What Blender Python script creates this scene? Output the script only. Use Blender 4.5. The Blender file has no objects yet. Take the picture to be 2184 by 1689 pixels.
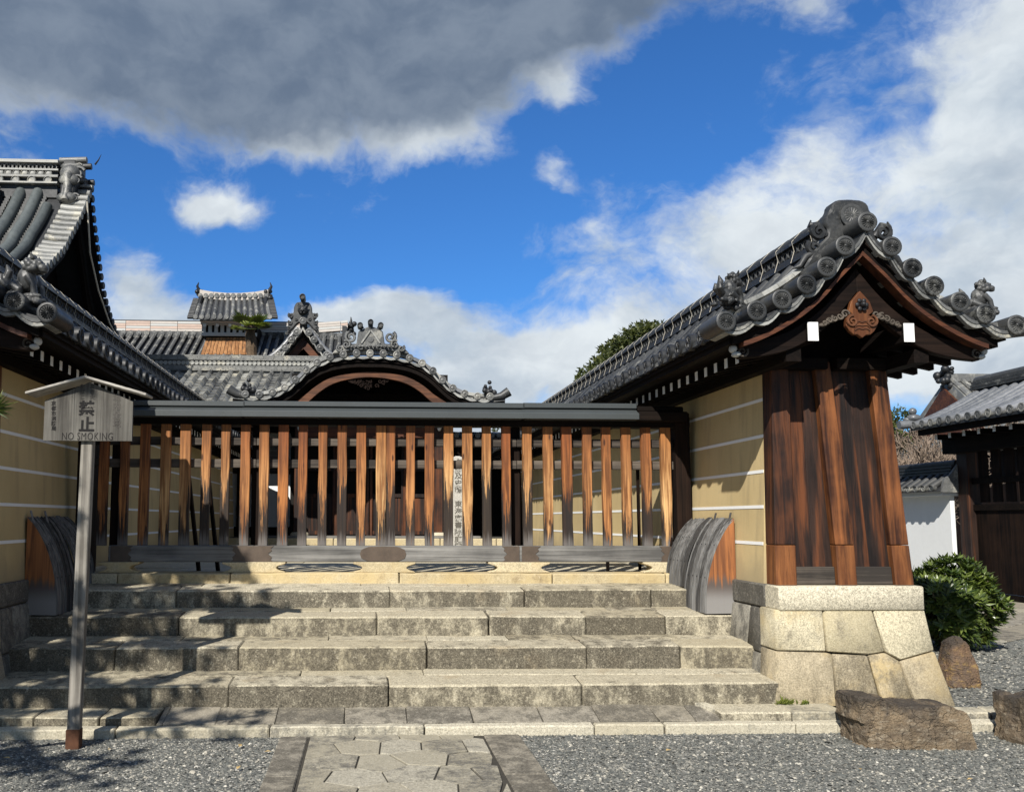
import bpy, bmesh, math, random
from mathutils import Vector, Matrix
rnd = random.Random(11)
S = bpy.context.scene
col = S.collection
rad = math.radians

# ------------------------------------------------------------------ camera
CAMZ = 1.61
FPX, CX, CY = 1900.0, 865.0, 918.0           # focal length and optical centre, in pixels of a 2184 x 1689 frame
th = math.atan((1107.0 - CY) / FPX)
ps = math.atan((CX - 780.0) / FPX * math.cos(th))
F_ = Vector((math.sin(ps) * math.cos(th), math.cos(ps) * math.cos(th), math.sin(th)))
R_ = Vector((math.cos(ps), -math.sin(ps), 0))
U_ = R_.cross(F_)
ROLL = 0.0025
R_, U_ = (R_ + U_ * ROLL).normalized(), (U_ - R_ * ROLL).normalized()
camd = bpy.data.cameras.new('camera')
camd.sensor_fit = 'HORIZONTAL'; camd.sensor_width = 36
camd.lens = FPX / 2184 * 36
camd.shift_x = (1092 - CX) / 2184; camd.shift_y = (CY - 844.5) / 2184
camd.clip_start = 0.05; camd.clip_end = 3000
cam = bpy.data.objects.new('camera', camd); col.objects.link(cam)
cam.matrix_world = Matrix(((R_.x, U_.x, -F_.x, 0), (R_.y, U_.y, -F_.y, 0), (R_.z, U_.z, -F_.z, CAMZ), (0, 0, 0, 1)))
S.camera = cam
CAMP = Vector((0, 0, CAMZ))

def ray(x, y):
    return F_ + R_ * ((x - CX) / FPX) - U_ * ((y - CY) / FPX)
def P(x, y, Y=None, X=None, Z=None):
    """photo pixel -> point on the plane y=Y, x=X or z=Z"""
    d = ray(x, y)
    t = (Y / d.y) if Y is not None else (X / d.x) if X is not None else ((Z - CAMZ) / d.z)
    return CAMP + d * t

# ------------------------------------------------------------------ sky and sun
SUN_EL, SUN_AZ = rad(38.5), rad(206.8)       # azimuth of the sun, clockwise from +Y: behind the camera, to its left
sun_dir = Vector((math.sin(SUN_AZ) * math.cos(SUN_EL), math.cos(SUN_AZ) * math.cos(SUN_EL), math.sin(SUN_EL)))
SKY_STRENGTH = 0.055
S.view_settings.view_transform = 'Standard'; S.view_settings.look = 'None'
S.view_settings.exposure = 0.45; S.view_settings.gamma = 1.0; S.view_settings.use_curve_mapping = False
w = bpy.data.worlds.new('World'); S.world = w; w.use_nodes = True

class N:
    """small helper for node trees"""
    def __init__(s, nt): s.t = nt
    def n(s, typ, **kw):
        nd = s.t.nodes.new(typ)
        for k, v in kw.items(): setattr(nd, k, v)
        return nd
    def link(s, a, b): s.t.links.new(a, b)
    def setin(s, sock, v):
        if hasattr(v, 'is_linked') or isinstance(v, bpy.types.NodeSocket): s.link(v, sock)
        else: sock.default_value = v
    def m(s, op, a, b=0.0, c=None, clamp=False):
        nd = s.n('ShaderNodeMath', operation=op); nd.use_clamp = clamp
        s.setin(nd.inputs[0], a); s.setin(nd.inputs[1], b)
        if c is not None: s.setin(nd.inputs[2], c)
        return nd.outputs[0]
    def vm(s, op, a, b=(0, 0, 0)):
        nd = s.n('ShaderNodeVectorMath', operation=op)
        s.setin(nd.inputs[0], a)
        if op == 'SCALE': s.setin(nd.inputs['Scale'], b)
        else: s.setin(nd.inputs[1], b)
        return nd.outputs[0]
    def noise(s, vec, scale, detail=4, rough=0.55, dist=0.0, out=0):
        nd = s.n('ShaderNodeTexNoise'); s.setin(nd.inputs['Vector'], vec)
        nd.inputs['Scale'].default_value = scale; nd.inputs['Detail'].default_value = detail
        nd.inputs['Roughness'].default_value = rough; nd.inputs['Distortion'].default_value = dist
        return nd.outputs[out]
    def vor(s, vec, scale, feature='F1', out='Distance'):
        nd = s.n('ShaderNodeTexVoronoi', feature=feature); s.setin(nd.inputs['Vector'], vec)
        nd.inputs['Scale'].default_value = scale
        return nd.outputs[out]
    def ss(s, x, lo, hi):
        nd = s.n('ShaderNodeMapRange'); nd.interpolation_type = 'SMOOTHSTEP'
        s.setin(nd.inputs[0], x); s.setin(nd.inputs[1], lo); s.setin(nd.inputs[2], hi)
        return nd.outputs[0]
    def lin(s, x, lo, hi, a=0.0, b=1.0):
        nd = s.n('ShaderNodeMapRange'); s.setin(nd.inputs[0], x)
        nd.inputs[1].default_value = lo; nd.inputs[2].default_value = hi
        nd.inputs[3].default_value = a; nd.inputs[4].default_value = b
        return nd.outputs[0]
    def mix(s, f, a, b, mode='MIX'):
        nd = s.n('ShaderNodeMix', data_type='RGBA'); nd.blend_type = mode
        s.setin(nd.inputs[0], f)
        for i, v in ((6, a), (7, b)):
            if isinstance(v, (tuple, list)): v = (*v[:3], 1.0)
            s.setin(nd.inputs[i], v)
        return nd.outputs[2]
    def ramp(s, f, stops):
        nd = s.n('ShaderNodeValToRGB'); s.setin(nd.inputs[0], f)
        e = nd.color_ramp.elements
        while len(e) < len(stops): e.new(0.5)
        for k, (p, c) in zip(e, stops):
            k.position = p; k.color = (*c, 1.0) if len(c) == 3 else c
        return nd.outputs[0]

def build_world():
    t = N(w.node_tree); w.node_tree.nodes.clear()
    out = t.n('ShaderNodeOutputWorld'); bg = t.n('ShaderNodeBackground')
    t.link(bg.outputs[0], out.inputs[0]); bg.inputs[1].default_value = SKY_STRENGTH
    sky = t.n('ShaderNodeTexSky', sky_type='NISHITA'); sky.sun_disc = False
    sky.sun_elevation = SUN_EL; sky.sun_rotation = SUN_AZ
    sky.altitude = 60; sky.air_density = 1.0; sky.dust_density = 0.4; sky.ozone_density = 2.5
    d = t.n('ShaderNodeTexCoord').outputs['Generated']
    sep = t.n('ShaderNodeSeparateXYZ'); t.link(d, sep.inputs[0])
    dx, dy, dz = sep.outputs
    az = t.m('ARCTAN2', dx, dy); el = t.m('ARCSINE', dz)
    # domain warp so that cloud edges are ragged
    wv = t.vm('SUBTRACT', t.noise(d, 5.0, 5, 0.6, out=1), (0.5, 0.5, 0.5))
    dw = t.vm('ADD', d, t.vm('SCALE', wv, 0.10))
    sepw = t.n('ShaderNodeSeparateXYZ'); t.link(dw, sepw.inputs[0])
    azw = t.m('ARCTAN2', sepw.outputs[0], sepw.outputs[1]); elw = t.m('ARCSINE', sepw.outputs[2])
    def blobs(lst, a=azw, e=elw):
        acc = None
        for (x, y, sx, sy, wt) in lst:
            ua = t.m('DIVIDE', t.m('SUBTRACT', a, (x - 780) / FPX), sx / FPX)
            ue = t.m('DIVIDE', t.m('SUBTRACT', e, (1107 - y) / FPX), sy / FPX)
            g = t.m('MULTIPLY', t.m('EXPONENT', t.m('MULTIPLY', t.m('ADD', t.m('MULTIPLY', ua, ua), t.m('MULTIPLY', ue, ue)), -1.0)), wt)
            acc = g if acc is None else t.m('ADD', acc, g)
        return acc
    dark = blobs([(-250, 120, 420, 280, 1.0), (250, 120, 380, 190, 1.0), (640, 140, 330, 190, 1.0), (930, 170, 230, 140, .85), (1180, 40, 330, 150, .95), (1480, 10, 330, 115, .85), (1780, -60, 260, 100, .6), (700, -300, 900, 330, .9)])
    lite = blobs([(450, 462, 88, 46, .95), (285, 630, 85, 85, .8), (390, 700, 120, 60, .7), (840, 668, 190, 66, 1.0), (690, 690, 140, 46, .7), (1110, 760, 240, 70, .8), (930, 320, 130, 60, .55), (640, 330, 90, 40, .4), (60, 250, 160, 90, .5),
                  (1560, 560, 190, 90, .62), (1800, 450, 230, 105, .70), (2080, 300, 200, 130, .75), (1420, 700, 250, 90, .72), (1950, 640, 300, 120, .75), (2250, 560, 250, 300, .75),
                  (1210, 410, 55, 45, .55), (1250, 560, 110, 70, .5), (1850, 60, 230, 80, .55), (2060, 130, 150, 70, .5), (1220, 240, 70, 45, .55), (1480, 330, 60, 60, .28), (2700, 450, 500, 450, .7), (1010, 830, 900, 80, .42), (1050, 915, 500, 70, .7), (2000, 800, 260, 110, .75), (1750, 760, 200, 90, .5)])
    # unseen sky all round: cloud added, kept grey to cut the fill light
    low = t.noise(t.vm('MULTIPLY', d, (1.0, 1.0, 1.6)), 1.7, 3, 0.5)
    inview = t.ss(t.m('ABSOLUTE', t.m('SUBTRACT', az, 0.12)), 0.62, 0.95)
    around = t.m('MULTIPLY', inview, t.m('ADD', 0.45, t.m('MULTIPLY', t.ss(low, 0.38, 0.62), 0.75)))
    fb = t.noise(t.vm('MULTIPLY', dw, (1.0, 1.0, 1.55)), 8.5, 10, 0.60, 0.25)
    fb2 = t.noise(t.vm('MULTIPLY', d, (1.0, 1.0, 1.3)), 19.0, 8, 0.62, 0.4)
    fbm = t.m('ADD', t.m('MULTIPLY', t.m('SUBTRACT', fb, 0.5), 1.75), t.m('MULTIPLY', t.m('SUBTRACT', fb2, 0.5), 0.46))
    tot = t.m('ADD', t.m('ADD', dark, lite), t.m('ADD', around, fbm))
    dens = t.ss(tot, 0.26, 0.90)
    # tone: grey thick cloud against white sunlit cloud
    dk = t.ss(t.m('ADD', t.m('MULTIPLY', t.m('ADD', dark, t.m('MULTIPLY', around, 0.95)), 1.0), t.m('MULTIPLY', fbm, 0.30)), 0.16, 0.85)
    dapple = t.ss(t.noise(t.vm('MULTIPLY', dw, (1.0, 1.0, 1.8)), 6.0, 6, 0.55), 0.38, 0.68)
    fine = t.ss(t.noise(t.vm('MULTIPLY', dw, (1.0, 1.0, 1.6)), 16.0, 6, 0.55), 0.3, 0.72)
    k = 0.73 / SKY_STRENGTH
    white = t.mix(t.m('MULTIPLY', dapple, 0.75), (0.80 * k, 0.86 * k, 0.90 * k), (0.36 * k, 0.46 * k, 0.58 * k))
    white = t.mix(t.m('MULTIPLY', fine, 0.35), white, (0.36 * k, 0.42 * k, 0.51 * k))
    grey = t.mix(t.m('MULTIPLY', fine, 0.85), (0.22 * k, 0.275 * k, 0.36 * k), (0.125 * k, 0.175 * k, 0.26 * k))
    ccol = t.mix(dk, white, grey)
    blue = t.mix(1.0, sky.outputs[0], (0.50, 1.12, 1.85), 'MULTIPLY')
    t.link(t.mix(dens, blue, ccol), bg.inputs[0])
build_world()

sund = bpy.data.lights.new('sun', 'SUN'); sund.energy = 5.0; sund.angle = rad(0.5); sund.color = (1.0, 0.955, 0.88)
sun = bpy.data.objects.new('sun', sund); col.objects.link(sun)
sun.rotation_euler = (-sun_dir).to_track_quat('-Z', 'Y').to_euler()
sun.location = (-10, -20, 30)

# ------------------------------------------------------------------ mesh helpers
WL = {}
def V(*a): return Vector(a)

class MB:
    def __init__(s): s.v = []; s.f = []
    def add(s, vs, fs):
        o = len(s.v); s.v += [tuple(v) for v in vs]; s.f += [tuple(i + o for i in f) for f in fs]; return s
    def hexa(s, b, t):
        """bottom 4 points, top 4 points, same order round"""
        return s.add(list(b) + list(t), [(3, 2, 1, 0), (4, 5, 6, 7), (0, 1, 5, 4), (1, 2, 6, 5), (2, 3, 7, 6), (3, 0, 4, 7)])
    def box(s, x0, x1, y0, y1, z0, z1):
        return s.hexa([(x0, y0, z0), (x1, y0, z0), (x1, y1, z0), (x0, y1, z0)], [(x0, y0, z1), (x1, y0, z1), (x1, y1, z1), (x0, y1, z1)])
    def obox(s, c, sz, M):
        c = Vector(c); h = Vector(sz) / 2
        pts = [c + M @ Vector((sx * h.x, sy * h.y, sz_ * h.z)) for sz_ in (-1, 1) for sx, sy in ((-1, -1), (1, -1), (1, 1), (-1, 1))]
        return s.hexa(pts[:4], pts[4:])
    def beam(s, a, b, w_, h_, up=(0, 0, 1)):
        a = Vector(a); b = Vector(b); t = (b - a).normalized()
        sd = t.cross(Vector(up)); sd = sd.normalized() if sd.length > 1e-6 else Vector((1, 0, 0)); n = sd.cross(t)
        q = lambda p: [p - sd * w_ / 2 - n * h_ / 2, p + sd * w_ / 2 - n * h_ / 2, p + sd * w_ / 2 + n * h_ / 2, p - sd * w_ / 2 + n * h_ / 2]
        return s.hexa(q(a), q(b))
    def prism(s, poly, vec):
        n = len(poly); vec = Vector(vec); a = [Vector(p) for p in poly]; b = [p + vec for p in a]
        return s.add(a + b, [tuple(range(n - 1, -1, -1)), tuple(range(n, 2 * n))] + [(i, (i + 1) % n, (i + 1) % n + n, i + n) for i in range(n)])
    def frames(s, pts, up):
        pts = [Vector(p) for p in pts]; out = []
        for i, p in enumerate(pts):
            t = (pts[min(i + 1, len(pts) - 1)] - pts[max(i - 1, 0)]).normalized()
            sd = t.cross(Vector(up)); 
            if sd.length < 1e-4: sd = t.cross(Vector((0.3, 1, 0.1)))
            sd.normalize(); out.append((p, sd, sd.cross(t)))
        return out
    def sweep(s, prof, pts, up=(0, 0, 1), caps=True, closed=True):
        fr = s.frames(pts, up); n = len(prof); vs = []; fs = []
        for p, sd, nn in fr:
            vs += [p + sd * u + nn * v for u, v in prof]
        for i in range(len(fr) - 1):
            for j in range(n if closed else n - 1):
                k = (j + 1) % n; fs.append((i * n + j, i * n + k, (i + 1) * n + k, (i + 1) * n + j))
        if caps and closed:
            fs.append(tuple(range(n - 1, -1, -1))); fs.append(tuple(range((len(fr) - 1) * n, len(fr) * n)))
        return s.add(vs, fs)
    def tube(s, pts, r, n=8, caps=True, up=(0, 0, 1)):
        pts = [Vector(p) for p in pts]
        if not isinstance(r, (list, tuple)): r = [r] * len(pts)
        vs = []; fs = []
        sd0 = None
        for i, p in enumerate(pts):
            t = (pts[min(i + 1, len(pts) - 1)] - pts[max(i - 1, 0)])
            t = t.normalized() if t.length > 1e-9 else Vector((0, 0, 1))
            if sd0 is None:
                sd = t.cross(Vector(up)); sd = sd if sd.length > 1e-3 else t.cross(Vector((1, 0.2, 0)))
            else: sd = sd0 - t * sd0.dot(t)
            sd.normalize(); sd0 = sd; nn = sd.cross(t)
            vs += [p + (sd * math.cos(2 * math.pi * j / n) + nn * math.sin(2 * math.pi * j / n)) * r[i] for j in range(n)]
        for i in range(len(pts) - 1):
            for j in range(n):
                k = (j + 1) % n; fs.append((i * n + j, i * n + k, (i + 1) * n + k, (i + 1) * n + j))
        if caps:
            fs.append(tuple(range(n - 1, -1, -1))); fs.append(tuple(range((len(pts) - 1) * n, len(pts) * n)))
        return s.add(vs, fs)
    def ell(s, c, r, n=10, m=7, M=None):
        c = Vector(c)
        if not isinstance(r, (list, tuple)): r = (r, r, r)
        vs = []; fs = []
        for i in range(1, m):
            a = math.pi * i / m
            for j in range(n):
                b = 2 * math.pi * j / n
                q = Vector((r[0] * math.sin(a) * math.cos(b), r[1] * math.sin(a) * math.sin(b), r[2] * math.cos(a)))
                vs.append(c + (M @ q if M else q))
        for i in range(m - 2):
            for j in range(n):
                k = (j + 1) % n; fs.append((i * n + j, i * n + n + j, i * n + n + k, i * n + k))
        top = Vector((0, 0, r[2])); bot = -top
        vs += [c + (M @ top if M else top), c + (M @ bot if M else bot)]
        a, b = len(vs) - 2, len(vs) - 1
        for j in range(n):
            k = (j + 1) % n; fs.append((a, j, k)); fs.append((b, (m - 2) * n + k, (m - 2) * n + j))
        return s.add(vs, fs)
    def lathe(s, prof, c, M=None, n=16):
        """prof: (radius, height) from one end to the other; axis local z turned by M"""
        c = Vector(c); vs = []; fs = []
        for r, h in prof:
            for j in range(n):
                b = 2 * math.pi * j / n; q = Vector((r * math.cos(b), r * math.sin(b), h)); vs.append(c + (M @ q if M else q))
        for i in range(len(prof) - 1):
            for j in range(n):
                k = (j + 1) % n; fs.append((i * n + j, i * n + k, (i + 1) * n + k, (i + 1) * n + j))
        fs.append(tuple(range(n - 1, -1, -1))); fs.append(tuple(range((len(prof) - 1) * n, len(prof) * n)))
        return s.add(vs, fs)
    def grid(s, rows):
        m = len(rows[0]); vs = [p for r_ in rows for p in r_]
        return s.add(vs, [(i * m + j, i * m + j + 1, (i + 1) * m + j + 1, (i + 1) * m + j) for i in range(len(rows) - 1) for j in range(m - 1)])
    def scroll(s, c, r0, turns, rt, sgn=1, start=0.0, ydir=0.0, n=6, plane='xz'):
        """a spiral curl in the xz plane"""
        pts = []; rr = []
        k = int(14 * turns)
        for i in range(k + 1):
            u = i / k; a = start + sgn * 2 * math.pi * turns * u; q = r0 * (1 - 0.85 * u)
            pts.append((c[0] + q * math.cos(a), c[1] + ydir * u, c[2] + q * math.sin(a))); rr.append(rt * (1.0 - 0.45 * u))
        return s.tube(pts, rr, n, up=(0, 1, 0))

def mesh_of(mb, name, mat, origin=None, bevel=0.0, smooth=None, fix=True, jitter=0.0):
    vs = [Vector(v) for v in mb.v]
    if origin is None:
        xs = [v.x for v in vs]; ys = [v.y for v in vs]; zs = [v.z for v in vs]
        origin = Vector(((min(xs) + max(xs)) / 2, (min(ys) + max(ys)) / 2, min(zs)))
    origin = Vector(origin)
    me = bpy.data.meshes.new(name)
    me.from_pydata([tuple(v - origin) for v in vs], [], mb.f); me.update()
    if fix or bevel:
        bm = bmesh.new(); bm.from_mesh(me)
        if fix: bmesh.ops.recalc_face_normals(bm, faces=bm.faces)
        if jitter:
            for v in bm.verts: v.co += Vector((rnd.uniform(-1, 1), rnd.uniform(-1, 1), rnd.uniform(-1, 1))) * jitter
        if bevel:
            bmesh.ops.bevel(bm, geom=bm.edges[:], offset=bevel, segments=1, profile=0.5, affect='EDGES', clamp_overlap=True)
        bm.to_mesh(me); bm.free()
    if smooth:
        me.polygons.foreach_set('use_smooth', [True] * len(me.polygons)); me.set_sharp_from_angle(angle=rad(smooth))
    if mat is not None:
        for m_ in (mat if isinstance(mat, (list, tuple)) else [mat]): me.materials.append(m_)
    return me, origin

def place(name, me, parent=None, loc=(0, 0, 0), rot=None, scale=None, kind=None):
    o = bpy.data.objects.new(name, me); col.objects.link(o)
    loc = Vector(loc); WL[o] = loc
    if parent is not None:
        o.parent = parent; o.location = loc - WL[parent]
    else: o.location = loc
    if rot is not None: o.rotation_euler = rot
    if scale is not None: o.scale = scale
    if kind: o['kind'] = kind
    return o

def mk(name, mb, mat, parent=None, bevel=0.0, smooth=None, origin=None, kind=None, fix=True, jitter=0.0):
    me, o = mesh_of(mb, name, mat, origin, bevel, smooth, fix, jitter)
    return place(name, me, parent, o, kind=kind)

def tag(o, label, cat, group=None):
    o['label'] = label; o['category'] = cat
    if group: o['group'] = group
    return o
def thing(name, label, cat, loc, group=None):
    o = bpy.data.objects.new(name, None); col.objects.link(o); o.empty_display_size = 0.2
    o.location = loc; WL[o] = Vector(loc); return tag(o, label, cat, group)
def structure(name, mb, mat, **kw):
    o = mk(name, mb, mat, **kw); o['kind'] = 'structure'; return o
def copy_tree(o, parent=None, loc=None):
    c = o.copy(); col.objects.link(c)
    if parent is not None: c.parent = parent
    if loc is not None: c.location = loc
    WL[c] = Vector(c.location)
    for ch in list(o.children): copy_tree(ch, c)
    return c

def interp(tab, x):
    if x <= tab[0][0]: return tab[0][1]
    for (a, b), (c, d) in zip(tab, tab[1:]):
        if x <= c: return b + (d - b) * (x - a) / (c - a)
    return tab[-1][1]
def smooth_tab(tab, n=40):
    """Catmull-Rom through a table of (x, y...) tuples"""
    out = []; k = len(tab)
    for i in range(k - 1):
        p0, p1, p2, p3 = tab[max(i - 1, 0)], tab[i], tab[i + 1], tab[min(i + 2, k - 1)]
        m = max(2, n // (k - 1))
        for j in range(m):
            u = j / m
            out.append(tuple(0.5 * (2 * b + (c - a) * u + (2 * a - 5 * b + 4 * c - d) * u * u + (-a + 3 * b - 3 * c + d) * u ** 3) for a, b, c, d in zip(p0, p1, p2, p3)))
    out.append(tuple(tab[-1])); return out

# ------------------------------------------------------------------ materials
MATS = {}
def new_mat(name):
    m = bpy.data.materials.new(name); m.use_nodes = True; t = N(m.node_tree)
    b = m.node_tree.nodes['Principled BSDF']
    oi = t.n('ShaderNodeObjectInfo').outputs['Random']
    co = t.n('ShaderNodeTexCoord').outputs['Object']
    comb = t.n('ShaderNodeCombineXYZ')
    for i, k in enumerate((53.0, 31.0, 77.0)): t.link(t.m('MULTIPLY', oi, k), comb.inputs[i])
    vec = t.vm('ADD', co, comb.outputs[0])
    MATS[name] = m
    return m, t, b, vec, oi, co
def bump(t, b, h, strength=0.4, dist=0.01, prev=None):
    nd = t.n('ShaderNodeBump'); nd.inputs['Strength'].default_value = strength; nd.inputs['Distance'].default_value = dist
    t.link(h, nd.inputs['Height']); t.link(nd.outputs[0], b.inputs['Normal']); return nd

def wood(name, dark, lite, axis=2, rough=0.7, grain=26.0, var=0.35, streak=None, spec=0.3):
    m, t, b, vec, oi, co = new_mat(name)
    sc = [grain, grain, grain]; sc[axis] = grain * 0.035
    v1 = t.vm('MULTIPLY', vec, tuple(sc))
    sc2 = [grain * 3.4] * 3; sc2[axis] = grain * 0.06
    v2 = t.vm('MULTIPLY', vec, tuple(sc2))
    g1 = t.noise(v1, 1.0, 5, 0.6, 0.7); g2 = t.noise(v2, 1.0, 3, 0.6)
    big = t.noise(vec, 2.3, 4, 0.55)
    f = t.m('ADD', t.m('MULTIPLY', t.ss(g1, 0.3, 0.72), 0.62), t.m('MULTIPLY', t.m('SUBTRACT', big, 0.5), 1.3))
    f = t.m('ADD', f, t.m('MULTIPLY', t.m('SUBTRACT', oi, 0.5), var), clamp=True)
    c = t.mix(f, dark, lite)
    c = t.mix(t.m('MULTIPLY', t.ss(g2, 0.52, 0.75), 0.55), c, tuple(k * 0.35 for k in dark))
    if streak: c = t.mix(t.m('MULTIPLY', t.ss(t.noise(v1, 0.55, 4, 0.6), 0.5, 0.66), streak[1]), c, streak[0])
    t.link(c, b.inputs['Base Color']); b.inputs['Roughness'].default_value = rough
    b.inputs['Specular IOR Level'].default_value = spec
    bump(t, b, t.m('ADD', g1, t.m('MULTIPLY', g2, 0.6)), 0.5, 0.006)
    return m

def granite(name, base, dark, stain, side_stain=0.0, speck=1.0, rough=0.85, warm=None, rust=None, bumpd=0.006):
    m, t, b, vec, oi, co = new_mat(name)
    s1 = t.noise(vec, 95.0, 3, 0.7); s2 = t.noise(vec, 38.0, 4, 0.65); blot = t.noise(t.vm('MULTIPLY', vec, (1.3, 1.3, 0.8)), 6.0, 8, 0.70); blot2 = t.noise(vec, 1.9, 5, 0.6)
    f = t.m('ADD', t.m('MULTIPLY', t.m('SUBTRACT', s1, 0.5), 2.2 * speck), t.m('MULTIPLY', t.m('SUBTRACT', s2, 0.5), 1.2 * speck))
    c = t.mix(t.m('ADD', 0.5, f, clamp=True), tuple(k * 0.52 for k in base), tuple(min(1, k * 1.32) for k in base))
    if warm: c = t.mix(t.m('MULTIPLY', t.ss(t.m('ADD', blot2, t.m('MULTIPLY', t.m('SUBTRACT', oi, 0.5), 0.25)), 0.45, 0.68), 0.8), c, warm)
    if rust: c = t.mix(t.m('MULTIPLY', t.ss(t.noise(vec, 3.1, 4, 0.6), 0.56, 0.75), 0.55), c, rust)
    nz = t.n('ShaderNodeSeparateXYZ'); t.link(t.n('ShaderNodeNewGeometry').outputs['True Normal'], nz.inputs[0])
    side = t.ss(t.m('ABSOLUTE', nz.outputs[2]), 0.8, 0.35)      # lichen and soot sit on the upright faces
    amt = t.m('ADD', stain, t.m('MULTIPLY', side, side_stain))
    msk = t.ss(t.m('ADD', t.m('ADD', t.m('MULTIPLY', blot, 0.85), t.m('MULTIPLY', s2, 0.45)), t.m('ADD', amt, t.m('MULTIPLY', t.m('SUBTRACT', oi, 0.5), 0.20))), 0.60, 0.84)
    c = t.mix(t.m('MULTIPLY', t.m('FRACT', t.m('MULTIPLY', oi, 5.7)), 0.55), c, (base[0] * 0.66, base[1] * 0.62, base[2] * 0.52))
    dk = t.mix(t.m('ADD', 0.5, t.m('MULTIPLY', f, 0.8), clamp=True), tuple(k * 0.45 for k in dark), tuple(k * 2.0 for k in dark))
    c = t.mix(t.m('MULTIPLY', msk, 0.88), c, dk)
    c = t.mix(t.m('MULTIPLY', t.ss(t.noise(vec, 27.0, 5, 0.7), 0.57, 0.70), 0.55), c, tuple(min(1, k * 1.12) for k in base))
    c = t.mix(t.m('MULTIPLY', t.ss(s1, 0.60, 0.74), t.m('MULTIPLY', msk, 0.5)), c, tuple(min(1, k * 1.15) for k in base))
    t.link(c, b.inputs['Base Color']); b.inputs['Roughness'].default_value = rough; b.inputs['Specular IOR Level'].default_value = 0.25
    bump(t, b, t.m('ADD', t.m('MULTIPLY', s2, 0.7), t.m('MULTIPLY', s1, 0.5)), 0.7, bumpd)
    return m

def tile(name, dark, lite, rough=0.42, pale=None, pamt=0.0, spec=0.5, moss=None):
    m, t, b, vec, oi, co = new_mat(name)
    n1 = t.noise(vec, 9.0, 6, 0.65); n2 = t.noise(vec, 42.0, 4, 0.6); n3 = t.noise(vec, 3.0, 4, 0.6)
    f = t.m('ADD', t.m('MULTIPLY', t.m('SUBTRACT', n1, 0.5), 1.7), t.m('ADD', t.m('MULTIPLY', t.m('SUBTRACT', n2, 0.5), 1.2), oi), clamp=True)
    c = t.mix(t.m('ADD', t.m('MULTIPLY', f, 0.8), 0.1), dark, lite)
    if pale: c = t.mix(t.m('MULTIPLY', t.ss(t.m('ADD', n3, t.m('MULTIPLY', n2, 0.4)), 0.75 - pamt, 0.95 - pamt), 0.8), c, pale)
    if moss: c = t.mix(t.m('MULTIPLY', t.ss(t.noise(vec, 5.0, 5, 0.65), 0.52, 0.7), 0.6), c, moss)
    t.link(c, b.inputs['Base Color']); b.inputs['Specular IOR Level'].default_value = spec
    t.link(t.lin(n1, 0.3, 0.7, rough - 0.08, rough + 0.14), b.inputs['Roughness'])
    bump(t, b, t.m('ADD', n1, t.m('MULTIPLY', n2, 0.5)), 0.25, 0.008)
    return m

def plain(name, colr, rough=0.8, var=0.15, scale=6.0, spec=0.3, metal=0.0, fine=0.1, bumps=0.15):
    m, t, b, vec, oi, co = new_mat(name)
    n1 = t.noise(vec, scale, 5, 0.6); n2 = t.noise(vec, scale * 9, 3, 0.6)
    f = t.m('ADD', t.m('MULTIPLY', t.m('SUBTRACT', n1, 0.5), var * 4), t.m('MULTIPLY', t.m('SUBTRACT', n2, 0.5), fine * 4))
    c = t.mix(t.m('ADD', 0.5, f, clamp=True), tuple(k * (1 - var) for k in colr), tuple(min(1, k * (1 + var)) for k in colr))
    t.link(c, b.inputs['Base Color']); b.inputs['Roughness'].default_value = rough; b.inputs['Specular IOR Level'].default_value = spec
    b.inputs['Metallic'].default_value = metal
    if bumps: bump(t, b, t.m('ADD', n1, t.m('MULTIPLY', n2, 0.4)), bumps, 0.01)
    return m

M_tile = tile('roof_tile', (0.011, 0.012, 0.013), (0.056, 0.057, 0.056), 0.45, pale=(0.17, 0.17, 0.155), pamt=0.01)
M_tile_dark = tile('roof_tile_dark', (0.008, 0.009, 0.010), (0.028, 0.029, 0.031), 0.5)
M_tile_pale = tile('roof_tile_weathered', (0.10, 0.102, 0.098), (0.34, 0.34, 0.315), 0.5, pale=(0.46, 0.43, 0.34), pamt=0.03)
M_tile_silver = tile('roof_tile_silver', (0.075, 0.08, 0.085), (0.21, 0.215, 0.225), 0.36, spec=0.6)
M_tile_mid = tile('roof_tile_grey', (0.036, 0.038, 0.038), (0.14, 0.142, 0.138), 0.48, pale=(0.32, 0.31, 0.27), pamt=0.06)
M_tile_green = tile('roof_tile_slate', (0.040, 0.048, 0.048), (0.095, 0.108, 0.107), 0.5)
M_mortar = plain('lime_mortar', (0.50, 0.46, 0.38), 0.9, 0.3, 9.0)
M_wood_dark = wood('wood_shade_dark', (0.004, 0.003, 0.0025), (0.014, 0.009, 0.007), 1, 0.75, spec=0.1)  # dark timbers: colour lowered further to stand in for deep eave shade
M_wood_darkx = wood('wood_shade_dark_cross', (0.004, 0.003, 0.0025), (0.016, 0.010, 0.007), 0, 0.75, spec=0.1)  # same lowered colour for eave shade, grain running across
M_wood_darkz = wood('wood_dark_upright', (0.005, 0.0035, 0.003), (0.026, 0.014, 0.009), 2, 0.7, spec=0.1)
M_wood_brown = wood('wood_brown_board', (0.008, 0.005, 0.0042), (0.040, 0.020, 0.013), 2, 0.58, 16.0, 0.25, ((0.19, 0.060, 0.018), 0.62))
M_wood_barge = wood('wood_bargeboard', (0.006, 0.004, 0.0033), (0.024, 0.014, 0.010), 0, 0.65, 16.0, 0.2, spec=0.1)
M_wood_red = wood('wood_red_post', (0.018, 0.009, 0.0065), (0.165, 0.056, 0.020), 2, 0.55, 15.0, 0.15, ((0.011, 0.007, 0.006), 0.92))
M_wood_new = wood('wood_orange_repair', (0.09, 0.030, 0.010), (0.30, 0.115, 0.036), 2, 0.6, 20.0, 0.2, ((0.03, 0.012, 0.007), 0.7))
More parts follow.
